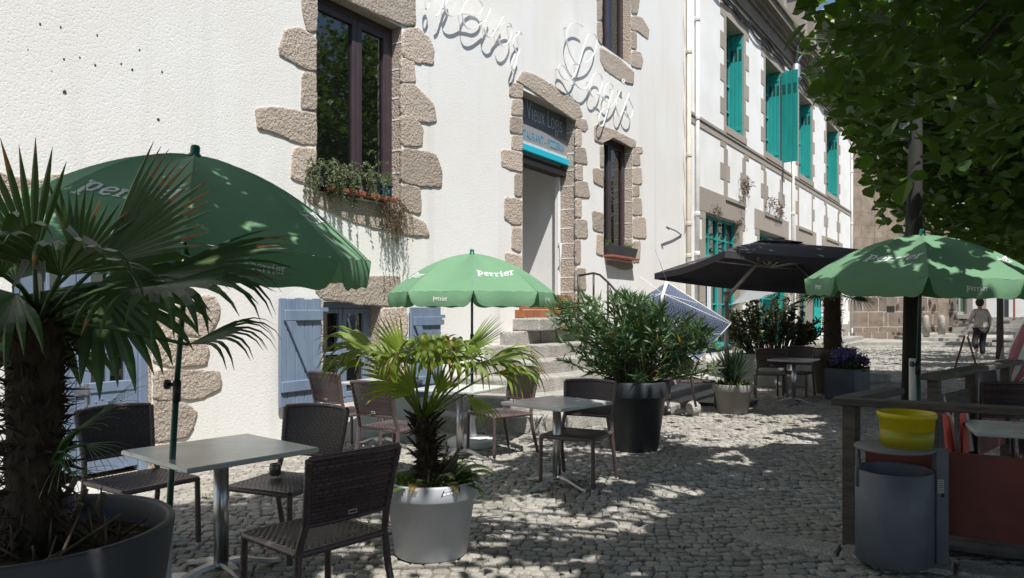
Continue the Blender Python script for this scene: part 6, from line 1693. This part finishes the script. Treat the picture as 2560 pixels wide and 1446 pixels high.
q = MB(); q.tube([atT(2500, 1000, 8), a], .02, 8); q.tube([Vector((a.x, a.y, 0)), a], .02, 8); obj("pole", q, m_black, pr_t)
# folding sign board on the street
fa = thing("sandwich_board", "brown wooden sandwich board standing open on the street near the waiter", "sign board", atT(2415, 940, 17.6))
t_ = 17.6; ax = Vector((fa.location.x, fa.location.y, 0)); fa.location.z = 0
dv = RT * .857 - FW * .515; dv.normalize(); sd = Vector((-dv.y, dv.x, 0)); q = MB(); q2 = MB()
for s in (-1, 1):
    for w in (-.28, .28): q.bar(ax + dv * .27 * s + sd * w, ax + dv * .03 * s + sd * w + Vector((0, 0, .92)), .05, .04)
    for f in (.08, .95): a = ax + dv * (.27 - .24 * f) * s + Vector((0, 0, .92 * f)); q.bar(a - sd * .26, a + sd * .26, .04, .05)
    a0, a1 = ax + dv * .245 * s + Vector((0, 0, .1)), ax + dv * .04 * s + Vector((0, 0, .88)); q2.add([a0 - sd * .255, a0 + sd * .255, a1 + sd * .255, a1 - sd * .255], [(0, 1, 2, 3)]); q2.add([p_ + dv * .01 * s for p_ in (a0 - sd * .255, a0 + sd * .255, a1 + sd * .255, a1 - sd * .255)], [(0, 1, 2, 3)])
q.bar(ax + dv * .19 + Vector((0, 0, .28)), ax - dv * .19 + Vector((0, 0, .28)), .012, .012)
obj("frame", q, mat("brown_wood", (.12, .055, .025), .6), fa); obj("slate", q2, m_black, fa)

# ================================================================== people
def skin(name, J, E, m, parent, sub=1):
    """J name -> (offset, radius); E pairs; grown with a Skin modifier from the first joint"""
    ks = list(J); me = bpy.data.meshes.new(name); off = base_of(parent)
    me.from_pydata([tuple(Vector(J[k][0])) for k in ks], [(ks.index(a), ks.index(b)) for a, b in E], [])
    o = bpy.data.objects.new(name, me); COL.objects.link(o); o.parent = parent
    md = o.modifiers.new("skin", 'SKIN'); md.use_smooth_shade = True
    for i, k in enumerate(ks):
        r = J[k][1]; r = r if isinstance(r, tuple) else (r, r); me.skin_vertices[0].data[i].radius = r
    me.skin_vertices[0].data[0].use_root = True
    sb_ = o.modifiers.new("sub", 'SUBSURF'); sb_.levels = sub; sb_.render_levels = sub
    me.materials.append(m)
    dg = bpy.context.evaluated_depsgraph_get(); dg.update(); nm = bpy.data.meshes.new_from_object(o.evaluated_get(dg)); o.modifiers.clear(); o.data = nm; nm.name = name
    for p_ in nm.polygons: p_.use_smooth = True
    if not nm.materials: nm.materials.append(m)
    return o
m_skin = mat("skin", (.42, .24, .17), .55)
def V3(r, f, z): return RT * r + FW * f + Vector((0, 0, z))
# walking away with a tray, weight on the right foot, left heel lifted
wl = atT(2452, HV, 22.7); wl.z = 1.5 - (897 - 780) / F * 22.7
man = thing("person", "person in a pale shirt and black trousers walking away with a round tray", "person", wl)
B = {'pel': (V3(.0, 0, .95), .13), 'waist': (V3(.0, .02, 1.12), .13), 'chest': (V3(.0, .02, 1.34), (.165, .12)), 'neck': (V3(0, .03, 1.51), .055), 'head0': (V3(-.01, .05, 1.60), .075), 'head1': (V3(-.01, .05, 1.72), .085),
     'shL': (V3(-.17, .02, 1.44), .062), 'elL': (V3(-.27, .05, 1.17), .045), 'wrL': (V3(-.36, .24, 1.14), .032), 'haL': (V3(-.40, .32, 1.15), .034),
     'shR': (V3(.17, .02, 1.44), .062), 'elR': (V3(.25, -.05, 1.17), .045), 'wrR': (V3(.27, .02, .93), .032), 'haR': (V3(.27, .05, .85), .036),
     'hiL': (V3(-.10, 0, .90), .095), 'knL': (V3(-.17, .03, .52), .065), 'anL': (V3(-.27, -.26, .26), .045), 'toL': (V3(-.28, -.20, .14), .035),
     'hiR': (V3(.10, 0, .90), .095), 'knR': (V3(.10, .10, .50), .065), 'anR': (V3(.09, .06, .09), .045), 'toR': (V3(.09, .22, .035), .035)}
Eg = [('pel', 'waist'), ('waist', 'chest'), ('chest', 'neck'), ('neck', 'head0'), ('head0', 'head1'), ('chest', 'shL'), ('shL', 'elL'), ('elL', 'wrL'), ('wrL', 'haL'), ('chest', 'shR'), ('shR', 'elR'), ('elR', 'wrR'), ('wrR', 'haR'),
      ('pel', 'hiL'), ('hiL', 'knL'), ('knL', 'anL'), ('anL', 'toL'), ('pel', 'hiR'), ('hiR', 'knR'), ('knR', 'anR'), ('anR', 'toR')]
for s, c0, z0, dirf in ((-1, V3(-.40, .32, 1.15), 0, V3(-.35, .9, .1)), (1, V3(.27, .05, .85), 0, V3(.0, .15, -1))):
    h = 'haL' if s < 0 else 'haR'; dr = dirf.normalized(); cr = (RT * -s * .9 + FW * .2) if s > 0 else RT
    for f in range(4):
        k = f'f{s}{f}'; B[k] = (c0 + dr * .06 + (FW if s > 0 else RT) * (.02 * (f - 1.5)), .010); B[k + 'b'] = (c0 + dr * (.085 + .012 * (f in (1, 2))) + (FW if s > 0 else RT) * (.02 * (f - 1.5)) - RT * .012 * s, .009); Eg += [(h, k), (k, k + 'b')]
    B[f'th{s}'] = (c0 + dr * .02 + (FW if s > 0 else -RT) * .045, .011); Eg.append((h, f'th{s}'))
skin("body", B, Eg, m_skin, man, 1)
S = {'waist': (V3(0, .02, 1.10), (.165, .14)), 'hem': (V3(.0, .01, .90), (.185, .15)), 'chest': (V3(0, .02, 1.32), (.20, .14)), 'col': (V3(0, .03, 1.50), .072), 'shL': (V3(-.18, .02, 1.44), .078), 'elL': (V3(-.275, .05, 1.17), .062), 'cuL': (V3(-.335, .18, 1.145), .05),
     'shR': (V3(.18, .02, 1.44), .078), 'elR': (V3(.255, -.05, 1.17), .062), 'cuR': (V3(.27, 0, .98), .05)}
skin("shirt", S, [('waist', 'hem'), ('waist', 'chest'), ('chest', 'col'), ('chest', 'shL'), ('shL', 'elL'), ('elL', 'cuL'), ('chest', 'shR'), ('shR', 'elR'), ('elR', 'cuR')], mat("pale_shirt", (.50, .44, .385), .85, (.42, .37, .325), 9), man)
T_ = {'pel': (V3(0, 0, .95), (.155, .13)), 'hiL': (V3(-.09, 0, .86), .115), 'knL': (V3(-.17, .03, .52), .09), 'anL': (V3(-.265, -.23, .28), .07), 'hiR': (V3(.09, 0, .86), .115), 'knR': (V3(.105, .10, .50), .09), 'anR': (V3(.09, .06, .12), .075)}
skin("trousers", T_, [('pel', 'hiL'), ('hiL', 'knL'), ('knL', 'anL'), ('pel', 'hiR'), ('hiR', 'knR'), ('knR', 'anR')], mat("black_cloth", (.012, .012, .014), .8), man)
Hh = {'a': (V3(-.01, .03, 1.645), .098), 'b': (V3(-.01, .045, 1.75), .088), 'c': (V3(-.01, .03, 1.62), .08)}
q = MB(); q.lathe([(0, -.115), (.06, -.105), (.094, -.06), (.108, .0), (.106, .05), (.085, .095), (.045, .122), (0, .13)], wl + V3(-.01, .035, 1.685), 18, sq=(1, 1.08)); obj("hair", q, mat("dark_hair", (.018, .012, .010), .7, (.03, .02, .016), 40, .6, 60), man)
q = MB()
for s, p_, d in ((1, V3(.09, .04, 0), FW), (-1, V3(-.275, -.30, .17), Vector((0, 0, -1)) * .7 + FW * .7)):
    d = d.normalized(); q.tube([wl + p_ + Vector((0, 0, .04)), wl + p_ + d * .12 + Vector((0, 0, .035)), wl + p_ + d * .22 + Vector((0, 0, .025))], [.048, .05, .03], 10)
obj("shoes", q, mat("white_sole_shoe", (.35, .34, .33), .6), man)
q = MB(); q.lathe([(.0, 0), (.19, 0), (.20, .02), (.195, .022), (.185, .006), (0, .006)], wl + V3(-.44, .30, 1.175), 28)
tag(obj("round_tray", q, m_black), "round dark serving tray on the left hand of the walking person", "tray")
# woman in a straw hat beyond the post
ww = atT(2289, HV, 36); ww.z = .42
wo = thing("person", "person in a straw hat and white skirt standing far off beside the church wall", "person", ww)
B = {'pel': (V3(0, 0, .86), .11), 'waist': (V3(0, 0, 1.02), .095), 'chest': (V3(0, 0, 1.2), (.13, .1)), 'neck': (V3(0, 0, 1.36), .045), 'h0': (V3(-.01, 0, 1.43), .065), 'h1': (V3(-.01, 0, 1.54), .075), 'sL': (V3(-.14, 0, 1.3), .05), 'eL': (V3(-.19, .02, 1.06), .036), 'wL': (V3(-.2, .05, .84), .028), 'aL': (V3(-.2, .07, .76), .03),
     'sR': (V3(.14, 0, 1.3), .05), 'eR': (V3(.2, .02, 1.06), .036), 'wR': (V3(.23, .05, .84), .028), 'aR': (V3(.24, .07, .76), .03), 'hL': (V3(-.08, 0, .8), .08), 'kL': (V3(-.09, 0, .45), .055), 'nL': (V3(-.09, 0, .07), .035), 'tL': (V3(-.09, .13, .03), .03), 'hR': (V3(.08, 0, .8), .08), 'kR': (V3(.09, 0, .45), .055), 'nR': (V3(.09, 0, .07), .035), 'tR': (V3(.09, .13, .03), .03)}
skin("body", B, [('pel', 'waist'), ('waist', 'chest'), ('chest', 'neck'), ('neck', 'h0'), ('h0', 'h1'), ('chest', 'sL'), ('sL', 'eL'), ('eL', 'wL'), ('wL', 'aL'), ('chest', 'sR'), ('sR', 'eR'), ('eR', 'wR'), ('wR', 'aR'), ('pel', 'hL'), ('hL', 'kL'), ('kL', 'nL'), ('nL', 'tL'), ('pel', 'hR'), ('hR', 'kR'), ('kR', 'nR'), ('nR', 'tR')], m_skin, wo)
q = MB(); q.lathe([(.11, 1.05), (.14, .9), (.18, .6), (.22, .18), (.215, .18), (.1, 1.0)], ww, 18); obj("skirt", q, mat("white_cloth", (.72, .70, .68), .85), wo)
q = MB(); q.lathe([(.10, 1.05), (.13, 1.2), (.12, 1.3), (.06, 1.36), (.05, 1.35), (.09, 1.05)], ww, 16, sq=(1.1, .9)); obj("top", q, mat("pale_top", (.50, .42, .38), .85), wo)
q = MB(); q.lathe([(.20, 1.53), (.205, 1.54), (.10, 1.56), (.095, 1.64), (.05, 1.665), (0, 1.667)], ww, 20); obj("straw_hat", q, mat("straw", (.52, .38, .14), .8), wo)
